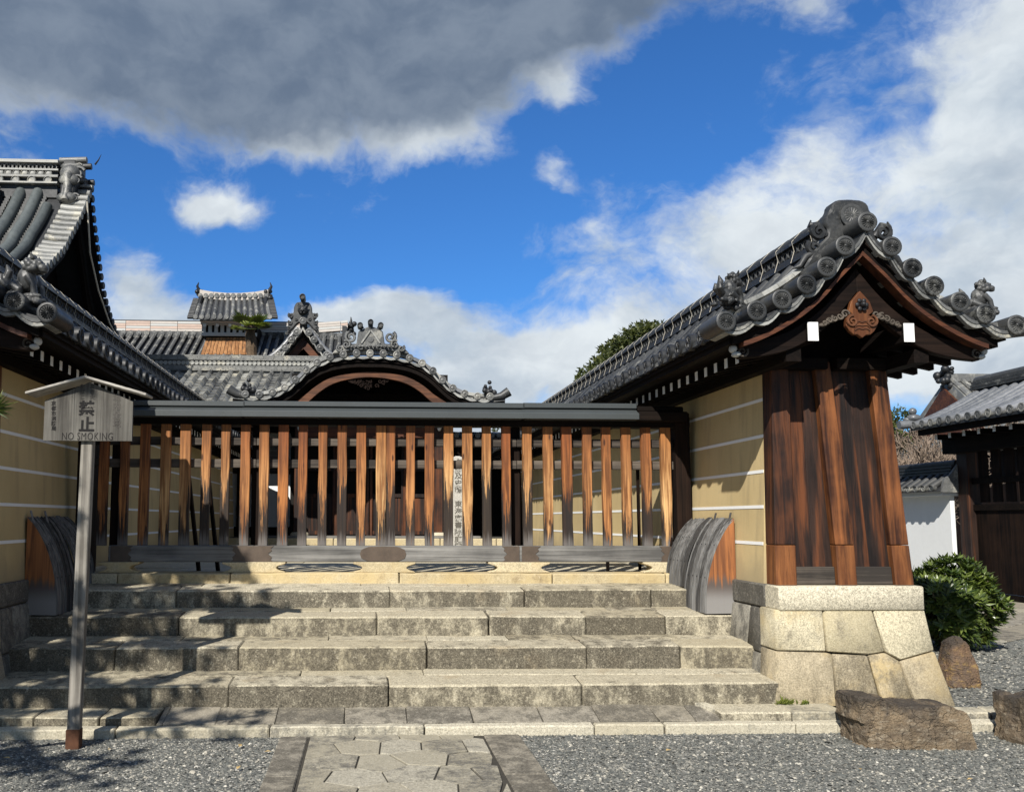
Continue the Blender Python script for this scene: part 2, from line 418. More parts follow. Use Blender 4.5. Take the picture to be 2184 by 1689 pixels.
M_wood_mid = wood('wood_warm_post', (0.035, 0.013, 0.007), (0.32, 0.115, 0.036), 2, 0.52, 15.0, 0.1, ((0.013, 0.007, 0.005), 0.85))
M_wood_redx = wood('wood_red_board', (0.045, 0.016, 0.009), (0.17, 0.058, 0.022), 0, 0.6, 18.0)
M_wood_arch = wood('wood_arch', (0.055, 0.022, 0.011), (0.20, 0.080, 0.035), 0, 0.6, 14.0)
M_wood_greyx = wood('wood_grey_beam', (0.085, 0.082, 0.078), (0.30, 0.29, 0.27), 0, 0.85, 20.0)
M_wood_greyz = wood('wood_grey_upright', (0.045, 0.043, 0.041), (0.24, 0.235, 0.225), 2, 0.85, 30.0, 0.9, ((0.04, 0.036, 0.033), 0.5))
M_wood_sign = wood('wood_sign_board', (0.05, 0.046, 0.040), (0.19, 0.180, 0.158), 2, 0.85, 22.0, 0.1, ((0.24, 0.235, 0.21), 0.6))
M_wood_post = wood('wood_sign_post', (0.11, 0.10, 0.085), (0.40, 0.37, 0.32), 2, 0.85, 26.0, 0.1, ((0.06, 0.05, 0.042), 0.45))
M_wood_pale = wood('wood_sunlit', (0.22, 0.20, 0.175), (0.55, 0.52, 0.46), 0, 0.85, 26.0, 0.1)  # paler than the board: sunlight on the sign's roof put into the colour
M_wood_rail = wood('wood_rail', (0.03, 0.025, 0.021), (0.17, 0.14, 0.11), 0, 0.8, 22.0)
M_white = plain('white_lime', (0.78, 0.78, 0.76), 0.85, 0.08, 5.0)
M_whitewall = plain('white_plaster', (0.72, 0.73, 0.72), 0.9, 0.13, 1.6, bumps=0.05)
M_black = plain('interior_shade', (0.010, 0.009, 0.008), 0.9, 0.3)  # near-black stands in for the shade inside the porch
M_copper = plain('fence_roof_metal', (0.052, 0.059, 0.060), 0.45, 0.22, 4.0, 0.5)
M_bronze = plain('bronze_fitting', (0.085, 0.062, 0.045), 0.55, 0.35, 12.0, 0.4)
M_iron = plain('iron', (0.02, 0.02, 0.022), 0.5, 0.2)
M_ink = plain('sign_ink', (0.014, 0.013, 0.013), 0.9, 0.3, 30.0)
M_ink_faint = plain('sign_ink_faded', (0.055, 0.052, 0.047), 0.9, 0.3, 40.0)
M_ink_red = plain('sign_ink_worn', (0.085, 0.078, 0.070), 0.9, 0.3, 40.0)
M_rust = plain('rusty_socket', (0.085, 0.036, 0.018), 0.8, 0.4, 18.0)
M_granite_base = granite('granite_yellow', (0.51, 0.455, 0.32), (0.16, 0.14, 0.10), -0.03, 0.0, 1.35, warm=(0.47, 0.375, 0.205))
M_granite_low = granite('granite_brown_low', (0.42, 0.36, 0.255), (0.13, 0.11, 0.075), 0.02, 0.0, 1.3, warm=(0.44, 0.335, 0.165))
M_granite_side = granite('granite_dirty_shaded_side', (0.30, 0.28, 0.235), (0.06, 0.056, 0.048), 0.12, 0.0, 1.0)  # darker side stones: lichen dirt plus grazing shade put into the colour
M_granite_cap = granite('granite_pale', (0.55, 0.50, 0.38), (0.24, 0.22, 0.17), -0.08, 0.0, 1.5)
M_granite_step = granite('granite_step', (0.47, 0.425, 0.32), (0.058, 0.050, 0.037), -0.02, 0.195, 1.7, rust=(0.30, 0.22, 0.13))
M_granite_plinth = granite('granite_plinth', (0.56, 0.48, 0.32), (0.22, 0.17, 0.10), -0.11, 0.03, 1.0, warm=(0.54, 0.41, 0.20))
M_granite_pave = granite('granite_paving', (0.40, 0.37, 0.295), (0.085, 0.080, 0.070), 0.0, 0.05, 1.1)
M_granite_dark = granite('granite_dark_slab', (0.33, 0.30, 0.245), (0.075, 0.068, 0.055), 0.05, 0.05, 1.1)
M_granite_kerb = granite('granite_kerb', (0.52, 0.48, 0.38), (0.10, 0.095, 0.08), -0.06, 0.05, 1.2)
M_granite_stele = granite('granite_stele', (0.50, 0.48, 0.43), (0.24, 0.23, 0.2), -0.15, 0.0, 1.0)
M_joint = plain('joint_earth', (0.05, 0.045, 0.036), 0.95, 0.4, 20.0)

def make_plaster():
    m, t, b, vec, oi, co = new_mat('ochre_plaster')
    n1 = t.noise(vec, 0.9, 5, 0.55); n2 = t.noise(vec, 160.0, 3, 0.6); n3 = t.noise(t.vm('MULTIPLY', vec, (3.0, 3.0, 0.5)), 2.0, 5, 0.6)
    c = t.mix(t.ss(n1, 0.3, 0.7), (0.465, 0.355, 0.180), (0.565, 0.440, 0.232))
    c = t.mix(t.m('MULTIPLY', t.ss(n3, 0.50, 0.72), 0.45), c, (0.31, 0.245, 0.145))
    sz = t.n('ShaderNodeSeparateXYZ'); t.link(co, sz.inputs[0])
    gr = t.m('MULTIPLY', t.ss(t.m('ADD', sz.outputs[2], t.m('MULTIPLY', t.noise(vec, 3.0, 5, 0.65), -0.5)), 0.10, -0.22), 0.5)
    c = t.mix(gr, c, (0.27, 0.225, 0.15))
    c = t.mix(t.m('MULTIPLY', t.ss(n2, 0.35, 0.7), 0.18), c, (0.24, 0.18, 0.09))
    t.link(c, b.inputs['Base Color']); b.inputs['Roughness'].default_value = 0.92; b.inputs['Specular IOR Level'].default_value = 0.15
    bump(t, b, t.m('ADD', n2, n1), 0.25, 0.003)
    return m
M_plaster = make_plaster()

def make_slat():
    m, t, b, vec, oi, co = new_mat('fence_slat_wood')
    v1 = t.vm('MULTIPLY', vec, (34.0, 34.0, 1.15)); v2 = t.vm('MULTIPLY', vec, (95.0, 95.0, 1.8))
    g1 = t.noise(v1, 1.0, 5, 0.6, 1.1); g2 = t.noise(v2, 1.0, 3, 0.6)
    big = t.noise(vec, 2.6, 4, 0.55)
    sep = t.n('ShaderNodeSeparateXYZ'); t.link(co, sep.inputs[0]); z = sep.outputs[2]
    hue = t.m('FRACT', t.m('MULTIPLY', oi, 7.3)); h2 = t.m('FRACT', t.m('MULTIPLY', oi, 13.7))
    lite = t.mix(t.m('POWER', hue, 1.4), (0.44, 0.165, 0.045), (0.78, 0.50, 0.225))
    lite = t.mix(t.ss(z, 0.45, 1.2), lite, t.mix(hue, (0.24, 0.070, 0.020), (0.44, 0.175, 0.050)))   # redder and darker towards the top
    dark = t.mix(hue, (0.105, 0.034, 0.012), (0.24, 0.105, 0.034))
    f = t.m('ADD', t.m('MULTIPLY', t.ss(g1, 0.36, 0.64), 0.85), t.m('MULTIPLY', t.m('SUBTRACT', big, 0.5), 1.2), clamp=True)
    c = t.mix(f, dark, lite)
    c = t.mix(t.m('MULTIPLY', t.ss(g2, 0.52, 0.68), 0.55), c, (0.055, 0.020, 0.010))
    kn = t.vor(t.vm('MULTIPLY', vec, (9.0, 9.0, 2.6)), 1.0)
    c = t.mix(t.m('MULTIPLY', t.ss(kn, 0.13, 0.05), 0.9), c, (0.035, 0.012, 0.007))
    # weather stain climbing from the foot in ragged tongues, further along the arrises
    top = t.m('ADD', 0.02, t.m('MULTIPLY', h2, 0.55))
    edge = t.m('MULTIPLY', t.ss(t.m('ABSOLUTE', sep.outputs[0]), 0.012, 0.046), 0.22)
    rag = t.m('ADD', t.m('MULTIPLY', t.m('SUBTRACT', t.noise(t.vm('MULTIPLY', vec, (60.0, 60.0, 2.0)), 1.0, 7, 0.72), 0.5), 1.5), t.m('MULTIPLY', t.m('SUBTRACT', g2, 0.5), 0.7))
    msk = t.ss(t.m('SUBTRACT', t.m('ADD', z, rag), t.m('ADD', top, edge)), 0.05, -0.05)
    sc = t.mix(t.ss(t.m('SUBTRACT', z, t.m('MULTIPLY', g2, 0.35)), -0.17, -0.02), (0.13, 0.122, 0.115), (0.015, 0.013, 0.012))
    c = t.mix(t.m('MULTIPLY', msk, 0.96), c, sc)
    t.link(c, b.inputs['Base Color']); b.inputs['Roughness'].default_value = 0.68; b.inputs['Specular IOR Level'].default_value = 0.3
    bump(t, b, t.m('ADD', g1, t.m('MULTIPLY', g2, 0.5)), 0.5, 0.005)
    return m
M_slat = make_slat()

def make_guard_end():
    m, t, b, vec, oi, co = new_mat('guard_end_board')
    g1 = t.noise(t.vm('MULTIPLY', vec, (22.0, 22.0, 1.0)), 1.0, 5, 0.6, 0.8)
    sep = t.n('ShaderNodeSeparateXYZ'); t.link(co, sep.inputs[0]); z = sep.outputs[2]
    c = t.mix(t.ss(g1, 0.3, 0.7), (0.13, 0.045, 0.016), (0.36, 0.135, 0.04))
    msk = t.ss(t.m('ADD', z, t.m('MULTIPLY', t.m('SUBTRACT', g1, 0.5), 0.30)), 0.34, 0.24)
    c = t.mix(msk, c, t.mix(t.ss(z, 0.10, 0.26), (0.22, 0.21, 0.20), (0.09, 0.07, 0.06)))
    t.link(c, b.inputs['Base Color']); b.inputs['Roughness'].default_value = 0.65
    bump(t, b, g1, 0.4, 0.004); return m
M_guard_end = make_guard_end()

def make_gravel():
    m, t, b, vec, oi, co = new_mat('gravel')
    v = t.n('ShaderNodeTexVoronoi'); t.link(co, v.inputs['Vector']); v.inputs['Scale'].default_value = 62.0
    cell = v.outputs['Color']; sep = t.n('ShaderNodeSeparateColor'); t.link(cell, sep.inputs[0])
    c = t.ramp(sep.outputs[0], [(0.0, (0.045, 0.048, 0.044)), (0.45, (0.12, 0.124, 0.112)), (0.8, (0.20, 0.195, 0.172)), (0.95, (0.5, 0.48, 0.42)), (1.0, (0.6, 0.58, 0.52))])
    c = t.mix(t.m('MULTIPLY', t.ss(t.noise(co, 1.3, 4, 0.6), 0.4, 0.7), 0.3), c, (0.10, 0.095, 0.08))
    t.link(c, b.inputs['Base Color']); b.inputs['Roughness'].default_value = 0.9
    bump(t, b, t.m('SUBTRACT', 1.0, v.outputs['Distance']), 1.0, 0.012); return m
M_gravel = make_gravel()
def make_pebble():
    m, t, b, vec, oi, co = new_mat('pebbles')
    at = t.n('ShaderNodeAttribute'); at.attribute_name = 'tone'
    sp = t.noise(co, 240.0, 2, 0.5)
    c = t.ramp(at.outputs['Fac'], [(0.0, (0.075, 0.08, 0.077)), (0.3, (0.112, 0.116, 0.104)), (0.62, (0.19, 0.186, 0.162)), (0.82, (0.40, 0.37, 0.30)), (1.0, (0.66, 0.63, 0.54))])
    c = t.mix(t.m('MULTIPLY', t.ss(sp, 0.45, 0.7), 0.35), c, (0.07, 0.07, 0.065))
    t.link(c, b.inputs['Base Color']); b.inputs['Roughness'].default_value = 0.85; return m
M_pebble = make_pebble()

def make_rock(name, a, bcol, c3, lo=0.30):
    m, t, b, vec, oi, co = new_mat(name)
    n1 = t.noise(vec, 3.2, 7, 0.65, 0.6); n2 = t.noise(t.vm('MULTIPLY', vec, (1.0, 1.0, 1.9)), 17.0, 7, 0.72, 0.5); n3 = t.noise(vec, 70.0, 3, 0.6)
    c = t.mix(t.ss(n1, 0.36, 0.66), a, bcol); c = t.mix(t.m('MULTIPLY', t.ss(n2, 0.48, 0.7), 0.8), c, c3)
    sep = t.n('ShaderNodeSeparateXYZ'); t.link(co, sep.inputs[0])
    crust = t.ss(t.m('ADD', sep.outputs[2], t.m('MULTIPLY', t.m('SUBTRACT', n1, 0.5), 0.5)), lo - 0.05, lo + 0.09)   # dark lichen crust on top
    c = t.mix(t.m('MULTIPLY', crust, 0.85), c, (0.055, 0.048, 0.042))
    c = t.mix(t.m('MULTIPLY', t.ss(n3, 0.5, 0.72), 0.45), c, tuple(k * 0.4 for k in a))
    t.link(c, b.inputs['Base Color']); b.inputs['Roughness'].default_value = 0.85; b.inputs['Specular IOR Level'].default_value = 0.25
    crk = t.vor(t.vm('ADD', t.vm('MULTIPLY', vec, (1.0, 1.0, 1.7)), t.vm('SCALE', t.noise(vec, 4.0, 4, 0.6, out=1), 0.5)), 3.4, 'DISTANCE_TO_EDGE')
    c = t.mix(t.m('MULTIPLY', t.ss(crk, 0.016, 0.0), 0.45), c, (0.03, 0.024, 0.018)); t.link(c, b.inputs['Base Color'])
    bump(t, b, t.m('ADD', t.m('ADD', n2, t.m('MULTIPLY', n3, 0.5)), t.m('MULTIPLY', t.ss(crk, 0.0, 0.03), 0.25)), 1.0, 0.03); return m
M_rock = make_rock('rock_brown', (0.255, 0.19, 0.12), (0.10, 0.078, 0.058), (0.40, 0.34, 0.25), 0.25)
M_rock2 = make_rock('rock_ochre', (0.20, 0.125, 0.075), (0.13, 0.10, 0.08), (0.38, 0.25, 0.09), 0.30)

def make_leaf(name, dark, lite, trans=0.25, rough=0.4, spec=0.4):
    m, t, b, vec, oi, co = new_mat(name)
    at = t.n('ShaderNodeAttribute'); at.attribute_name = 'tone'
    c = t.mix(at.outputs['Fac'], dark, lite)
    t.link(c, b.inputs['Base Color']); b.inputs['Roughness'].default_value = rough; b.inputs['Specular IOR Level'].default_value = spec
    tr = t.n('ShaderNodeBsdfTranslucent'); t.link(t.mix(1.0, c, (1.3, 1.5, 0.6), 'MULTIPLY'), tr.inputs[0])
    mx = t.n('ShaderNodeMixShader'); mx.inputs[0].default_value = trans
    t.link(b.outputs[0], mx.inputs[1]); t.link(tr.outputs[0], mx.inputs[2])
    t.link(mx.outputs[0], m.node_tree.nodes['Material Output'].inputs[0]); return m
M_leaf_shrub = make_leaf('shrub_leaf', (0.018, 0.038, 0.008), (0.17, 0.215, 0.045), 0.2, 0.33, 0.5)
M_leaf_tree = make_leaf('tree_leaf', (0.028, 0.042, 0.013), (0.115, 0.125, 0.035), 0.25, 0.5)
M_leaf_palm = make_leaf('palm_leaf', (0.04, 0.065, 0.015), (0.24, 0.26, 0.06), 0.2, 0.4)
M_leaf_pine = make_leaf('pine_needle', (0.03, 0.055, 0.012), (0.16, 0.19, 0.04), 0.2, 0.5)
M_leaf_moss = make_leaf('moss_leaf', (0.06, 0.09, 0.015), (0.22, 0.25, 0.05), 0.3, 0.6)
M_bark = plain('bark', (0.10, 0.075, 0.055), 0.9, 0.4, 9.0, bumps=0.6)
M_twig = plain('bare_twig', (0.19, 0.145, 0.11), 0.85, 0.3, 9.0)
M_palmbark = plain('palm_fibre', (0.105, 0.072, 0.045), 0.95, 0.5, 14.0, bumps=0.8)
M_shingle = wood('wood_shingle', (0.20, 0.085, 0.028), (0.46, 0.235, 0.095), 2, 0.75, 12.0, 0.3, ((0.05, 0.03, 0.02), 0.7))
M_ridgepale = plain('ridge_bleached_tile', (0.46, 0.42, 0.38), 0.75, 0.22, 3.0)
M_ridgepink = plain('ridge_pink_tile', (0.47, 0.36, 0.30), 0.75, 0.25, 3.0)
M_cream = plain('louvre_paint', (0.45, 0.45, 0.43), 0.8, 0.1, 4.0)

# ================================================================== THE GROUND
GZ = 0.056                                   # level of the gravel in front
YK = 6.58                                    # front of the kerb
mb = MB(); mb.grid([[(x, y, GZ) for x in (-500, -60, -12, -6, 0, 6, 12, 60, 500)] for y in (-500, -60, -6, 0, 5, 9, 40, 700)])
structure('ground', mb, M_gravel, origin=(0, 0, 0), fix=False)
mb = MB(); mb.box(4.2, 400, 6.80, 600, -0.2, 0.17); structure('yard', mb, M_gravel, origin=(0, 0, 0))
mb = MB(); mb.box(-400, 4.1, 9.0, 600, -0.2, 1.062); structure('courtyard', mb, M_gravel, origin=(0, 0, 0))

import numpy as np
from mathutils import noise as mnoise
def pebbles(name, x0, x1, y0, y1, z, n, size, seed, keep=None):
    rs = np.random.RandomState(seed)
    px = rs.uniform(x0, x1, n); py = rs.uniform(y0, y1, n)
    if keep is not None:
        k = keep(px, py); px = px[k]; py = py[k]; n = len(px)
    base = np.array([(1, 0, 0), (0.3, 0.9, 0), (-0.8, 0.55, 0), (-0.75, -0.6, 0), (0.35, -0.9, 0), (0.1, 0.05, 0.75), (0, 0, -0.5)])
    fc = np.array([(0, 1, 5), (1, 2, 5), (2, 3, 5), (3, 4, 5), (4, 0, 5)])
    base = base[:6]
    s = size * rs.lognormal(0, 0.35, n); a = rs.uniform(0, 6.28, n)
    asp = rs.uniform(0.6, 1.0, n)
    b = base[None] * np.stack([s, s * asp, s * rs.uniform(0.6, 1.0, n)], 1)[:, None, :]
    b = b * rs.uniform(0.8, 1.2, b.shape)
    tx = rs.normal(0, 0.25, n); ty = rs.normal(0, 0.25, n)
    x = b[:, :, 0] * np.cos(a)[:, None] - b[:, :, 1] * np.sin(a)[:, None]
    y = b[:, :, 0] * np.sin(a)[:, None] + b[:, :, 1] * np.cos(a)[:, None]
    zz = b[:, :, 2] + x * tx[:, None] + y * ty[:, None]
    vs = np.stack([x + px[:, None], y + py[:, None], zz + z + 0.001], 2).reshape(-1, 3)
    fs = (fc[None] + (np.arange(n) * 6)[:, None, None]).reshape(-1, 3)
    me = bpy.data.meshes.new(name)
    me.vertices.add(len(vs)); me.vertices.foreach_set('co', vs.ravel())
    me.loops.add(fs.size); me.loops.foreach_set('vertex_index', fs.ravel().astype(np.int32))
    me.polygons.add(len(fs)); me.polygons.foreach_set('loop_start', np.arange(len(fs), dtype=np.int32) * 3)
    me.update(); me.validate()
    at = me.attributes.new('tone', 'FLOAT', 'POINT'); at.data.foreach_set('value', np.repeat(rs.beta(1.7, 2.3, n), 6))
    me.materials.append(M_pebble)
    o = bpy.data.objects.new(name, me); col.objects.link(o); o['kind'] = 'stuff'
    tag(o, 'loose grey gravel of small crushed stones', 'gravel')
    return o
# path edges on the ground (see below): x between these two is paved
PL, PR = -0.60, 1.12
pebbles('gravel', -3.4, 5.6, 4.3, YK + 0.01, GZ, 62000, 0.0085, 3, lambda x, y: (x < PL + (6.6 - y) * 0.03) | (x > PR))
g2 = pebbles('gravel', 4.3, 8.5, 6.95, 11.5, 0.17, 16000, 0.013, 4); g2['label'] = 'pale gravel on the raised strip round the clipped shrub'

# ------------------------------------------------------------------ stones
def stone_box(x0, x1, y0, y1, zb, zf, zk, mat, parent, name='stone', bev=0.012, jit=0.004):
    bev *= .62; x0 -= .0025; x1 += .0025
    """a block whose top runs from height zf at its front to zk at its back"""
    m_ = MB(); m_.hexa([(x0, y0, zb), (x1, y0, zb), (x1, y1, zb), (x0, y1, zb)], [(x0, y0, zf), (x1, y0, zf), (x1, y1, zk), (x0, y1, zk)])
    o = mk(name, m_, mat, parent, bevel=bev * rnd.uniform(0.8, 1.3), jitter=jit)
    # worn: cut the block across its length and let the edges wander
    bm = bmesh.new(); bm.from_mesh(o.data); L_ = x1 - x0; n_ = max(1, min(14, int(L_ / .11)))
    for i in range(1, n_):
        bmesh.ops.bisect_plane(bm, geom=bm.verts[:] + bm.edges[:] + bm.faces[:], plane_co=(-L_ / 2 + L_ * (i + rnd.uniform(-.25, .25)) / n_, 0, 0), plane_no=(1, 0, 0))
    of = Vector((rnd.uniform(0, 90), rnd.uniform(0, 90), 0))
    for v in bm.verts:
        q = mnoise.noise_vector(v.co * 5.0 + of) * .006 + mnoise.noise_vector(v.co * 16.0 + of) * .0035
        v.co += Vector((q.x * .4, q.y, q.z * .8))
    bm.to_mesh(o.data); bm.free()
    return o

def poly_inset(poly, d):
    """inset of a convex polygon (2-D tuples)"""
    n = len(poly); a = sum(poly[i][0] * poly[(i + 1) % n][1] - poly[(i + 1) % n][0] * poly[i][1] for i in range(n))
    if a < 0: poly = poly[::-1]
    out = []
    for i in range(n):
        p0, p1, p2 = Vector(poly[i - 1]), Vector(poly[i]), Vector(poly[(i + 1) % n])
        e1 = (p1 - p0).normalized(); e2 = (p2 - p1).normalized()
        n1 = Vector((-e1.y, e1.x)); n2 = Vector((-e2.y, e2.x))
        k = 1 + n1.dot(n2); out.append(tuple(p1 + (n1 + n2) * (d / max(k, 0.3))))
    return out

# kerb
kerb = structure('kerb', MB().box(-7, 8.5, YK + 0.03, YK + 0.5, -0.1, 0.10), M_joint)
xs = -5.2
cuts = [-5.2, -3.9]
def ax(x, Y): return P(x, 1560, Y=Y).x
for px in (-60, 245, 575, 905, 1270, 1420, 1700, 1960, 2130): cuts.append(ax(px, YK))
cuts += [6.0, 7.3, 8.4]
for a, b in zip(cuts, cuts[1:]):
    stone_box(a + .006, b - .006, YK + rnd.uniform(-.006, .006), YK + .085, -0.05, 0.127 + rnd.uniform(-.006, .006), 0.132, M_granite_kerb, kerb, 'kerb_stone', 0.015)
# low step either side of the sloping slabs
Y1 = 6.95
def jx(lst, Y, y=1500): return [P(x, y, Y=Y).x for x in lst]
low = structure('low_step', MB().box(-6.5, 8.4, YK + .10, 7.2, -0.05, 0.115), M_joint)
for a, b in zip(*(lambda c: (c, c[1:]))([-6.4, -4.9, -3.6] + jx([75, 215, 335], 6.7))):
    stone_box(a + .006, b - .006, YK + .092, Y1 + .03, 0.02, 0.19 + rnd.uniform(-.006, .006), 0.20, M_granite_step, low, 'step_stone', 0.014)
c = jx([1535, 1686, 1800], 6.7)
for a, b in zip(c, c[1:]): stone_box(a + .006, b - .006, YK + .092, Y1 + .03, 0.02, 0.188, 0.196, M_granite_kerb if a > c[0] else M_granite_step, low, 'step_stone', 0.016)
c = jx([1800, 1945, 2045, 2110, 2195], 6.7) + [5.6, 6.6, 7.6, 8.4]
for a, b in zip(c, c[1:]): stone_box(a + .006, b - .006, YK + .10, 6.86, 0.02, 0.176 + rnd.uniform(-.008, .008), 0.184, M_granite_kerb, low, 'step_stone', 0.016)
c = jx([338, 352, 462, 588, 735, 868, 1008, 1155, 1275, 1400, 1478, 1540], 6.75, 1530)
for a, b in zip(c, c[1:]):
    if b - a < .1: b_ = b
    stone_box(a + .005, b - .005, YK + .095, Y1 + .02, 0.0, 0.136, 0.198 + rnd.uniform(-.005, .005), M_granite_dark, low, 'step_slab', 0.008)
# the curved white stone that ends the sloping slabs
m_ = MB(); ins = []; ous = []
for i in range(9):
    a = rad(100 - 78 * i / 8); cxx, cyy = ax(1478, 6.8) - .02, YK + .10
    ins.append((cxx + .20 * math.cos(a), cyy + .30 * math.sin(a))); ous.append((cxx + .27 * math.cos(a), cyy + .36 * math.sin(a)))
for i in range(8):
    zf = lambda q: 0.222 - .06 * (1 - (q[1] - cyy) / .34)
    q = [ins[i], ous[i], ous[i + 1], ins[i + 1]]
    m_.hexa([(p[0], p[1], .02) for p in q], [(p[0], p[1], zf(p)) for p in q])
mk('curved_step_stone', m_, M_granite_kerb, low, smooth=40)

# the main flight
steps = structure('steps', MB().hexa([(-6.4, 7.1, 0), (3.5, 7.1, 0), (3.5, 9.4, 0), (-6.4, 9.4, 0)], [(-6.4, 7.1, .28), (3.5, 7.1, .28), (3.5, 9.4, .94), (-6.4, 9.4, .94)]), M_joint)
steps['label'] = 'broad flight of worn granite steps up to the picket fence'
FL = [  # front y, back y, z bottom, z front top, z back top, joints of the front row (photo x), joints of the back row
    (6.95, 7.42, .195, .356, .391, (-40, 489, 829, 1242, 1660), (180, 640, 905, 1360, 1528, 1660), 1459),
    (7.42, 7.90, .391, .571, .604, (66, 244, 510, 911, 1252, 1452, 1612), (150, 385, 700, 912, 1085, 1228, 1452, 1600), 1380),
    (7.90, 8.37, .604, .766, .801, (90, 381, 804, 1043, 1250, 1420, 1560), (130, 330, 705, 868, 1085, 1300, 1404, 1540), 1314),
    (8.37, 8.82, .801, .956, .989, (170, 375, 832, 1119, 1390, 1475), (280, 430, 770, 1000, 1130, 1290, 1475), 1258),
]
for (ya, yb, zb, zf, zk, jf, jb, yy) in FL:
    ym = ya + (yb - ya) * 0.60; zm = zf + (zk - zf) * 0.6
    a = [P(x, yy, Y=ya).x for x in jf]; a = [-3.1 if a[0] > -3.1 else a[0]] + a[1:]; a[-1] = 3.235 if ya < 7.2 else 3.30
    if jf[0] > 0: a = [-3.35] + ([P(jf[0], yy, Y=ya).x] if jf[0] > 120 else []) + a[1:]
    for u, v_ in zip(a, a[1:]):
        dz = rnd.uniform(-.006, .006); dy = rnd.uniform(-.010, .008)
        stone_box(u + .006, v_ - .006, ya + dy, ym - .004, zb - .12, zf + dz, zm + dz * .5, M_granite_step, steps, 'step_stone', 0.018)
    b = [P(x, yy - 10, Y=ym).x for x in jb]; b = [-3.35] + b[1:]; b[-1] = 3.25 if ya < 7.2 else 3.32
    for u, v_ in zip(b, b[1:]):
        dz = rnd.uniform(-.004, .004)
        stone_box(u + .005, v_ - .005, ym + .002, yb + .06, zb, zm + dz, zk + dz, M_granite_step, steps, 'step_stone', 0.010)
# plinth course under the fence
pl = [-2.98] + [P(x, 1230, Y=8.82).x for x in (250, 490, 852, 1178, 1420)] + [3.3]
for a, b in zip(pl, pl[1:]):
    stone_box(a + .007, b - .007, 8.82 + rnd.uniform(-.008, .008), 9.16, 0.9, 1.082 + rnd.uniform(-.003, .003), 1.086, M_granite_plinth, steps, 'plinth_stone', 0.016)

ip = structure('inner_paving', MB().box(-2.9, 3.2, 9.17, 12.4, .9, 1.064), M_joint)
for j_ in range(4):
    x_ = -2.9 - .3 * (j_ % 2)
    while x_ < 3.2:
        L_ = rnd.uniform(.8, 1.2); stone_box(max(x_, -2.9) + .004, min(x_ + L_, 3.2) - .004, 9.18 + j_ * .8, 9.975 + j_ * .8, .95, 1.072, 1.073, M_granite_cap, ip, 'paving_slab', .006); x_ += L_

# paved path up to the steps
path = structure('path', MB().box(PL + .02, PR - .02, 1.5, YK - .01, -.05, GZ + .006), M_joint)
def clip(poly, nx, ny, d):
    out = []
    for i in range(len(poly)):
        p, q = poly[i], poly[(i + 1) % len(poly)]
        sp, sq = p[0] * nx + p[1] * ny - d, q[0] * nx + q[1] * ny - d
        if sp <= 0: out.append(p)
        if sp * sq < 0:
            u = sp / (sp - sq); out.append((p[0] + (q[0] - p[0]) * u, p[1] + (q[1] - p[1]) * u))
    return out
xa, xb = -.385, .845
seeds = []
r2 = random.Random(5)
for j in range(16):
    for i in range(5):
        seeds.append((xa + (xb - xa) * (i + .5 + (.5 if j % 2 else 0) - .25) / 4.4 + r2.uniform(-.06, .06), 1.6 + j * .33 + r2.uniform(-.07, .07)))
for i, s0 in enumerate(seeds):
    pg = [(xa, 1.5), (xb, 1.5), (xb, YK - .012), (xa, YK - .012)]
    for j, s1 in enumerate(seeds):
        if i == j: continue
        nx, ny = s1[0] - s0[0], s1[1] - s0[1]; L = math.hypot(nx, ny)
        if L > 1.4: continue
        nx, ny = nx / L, ny / L
        pg = clip(pg, nx, ny, nx * (s0[0] + s1[0]) / 2 + ny * (s0[1] + s1[1]) / 2)
        if len(pg) < 3: break
    if len(pg) < 3: continue
    # drop near-duplicate corners
    q = [p for k, p in enumerate(pg) if math.hypot(p[0] - pg[k - 1][0], p[1] - pg[k - 1][1]) > .03]
    if len(q) < 3: continue
    area = abs(sum(q[k - 1][0] * q[k][1] - q[k][0] * q[k - 1][1] for k in range(len(q)))) / 2
    if area < .012: continue
    q = poly_inset(q, .005); h = .016 + r2.uniform(-.004, .004)
    m_ = MB(); m_.prism([(x, y, GZ - .03) for x, y in q], (0, 0, .03 + h)); mk('paving_stone', m_, M_granite_pave, path, bevel=.003)
for (a0, a1) in ((PL, xa - .01), (xb + .01, PR)):
    y = 1.6
    for L in (1.5, 1.35, 1.1, YK - .02 - 1.6 - 3.95):
        m_ = MB(); m_.box(a0 + .004, a1 - .004, y + .004, y + L - .004, GZ - .03, GZ + .018 + rnd.uniform(-.003, .003)); mk('border_slab', m_, M_granite_dark, path, bevel=.008); y += L

# stone path to the side gate
sp = structure('side_path', MB().hexa([(6.9, 9.9, .1), (11.4, 13.2, .1), (11.4, 16.0, .1), (6.9, 12.3, .1)], [(6.9, 9.9, .174), (11.4, 13.2, .174), (11.4, 16.0, .174), (6.9, 12.3, .174)]), M_joint)
for i in range(6):
    for j in range(4):
        def sq(u, v_): return (6.9 + 4.5 * u, (9.9 + 3.3 * u) * (1 - v_) + (12.3 + 3.7 * u) * v_)
        off = .5 / 6 if j % 2 else 0
        u0, u1 = max(0, i / 6 - off), min(1, (i + 1) / 6 - off)
        q = poly_inset([sq(u0, j / 4), sq(u1, j / 4), sq(u1, (j + 1) / 4), sq(u0, (j + 1) / 4)], .012)
        m_ = MB(); m_.prism([(x, y, .12) for x, y in q], (0, 0, .067)); mk('paving_slab', m_, M_granite_dark if (i + j) % 3 else M_granite_pave, sp, bevel=.008)

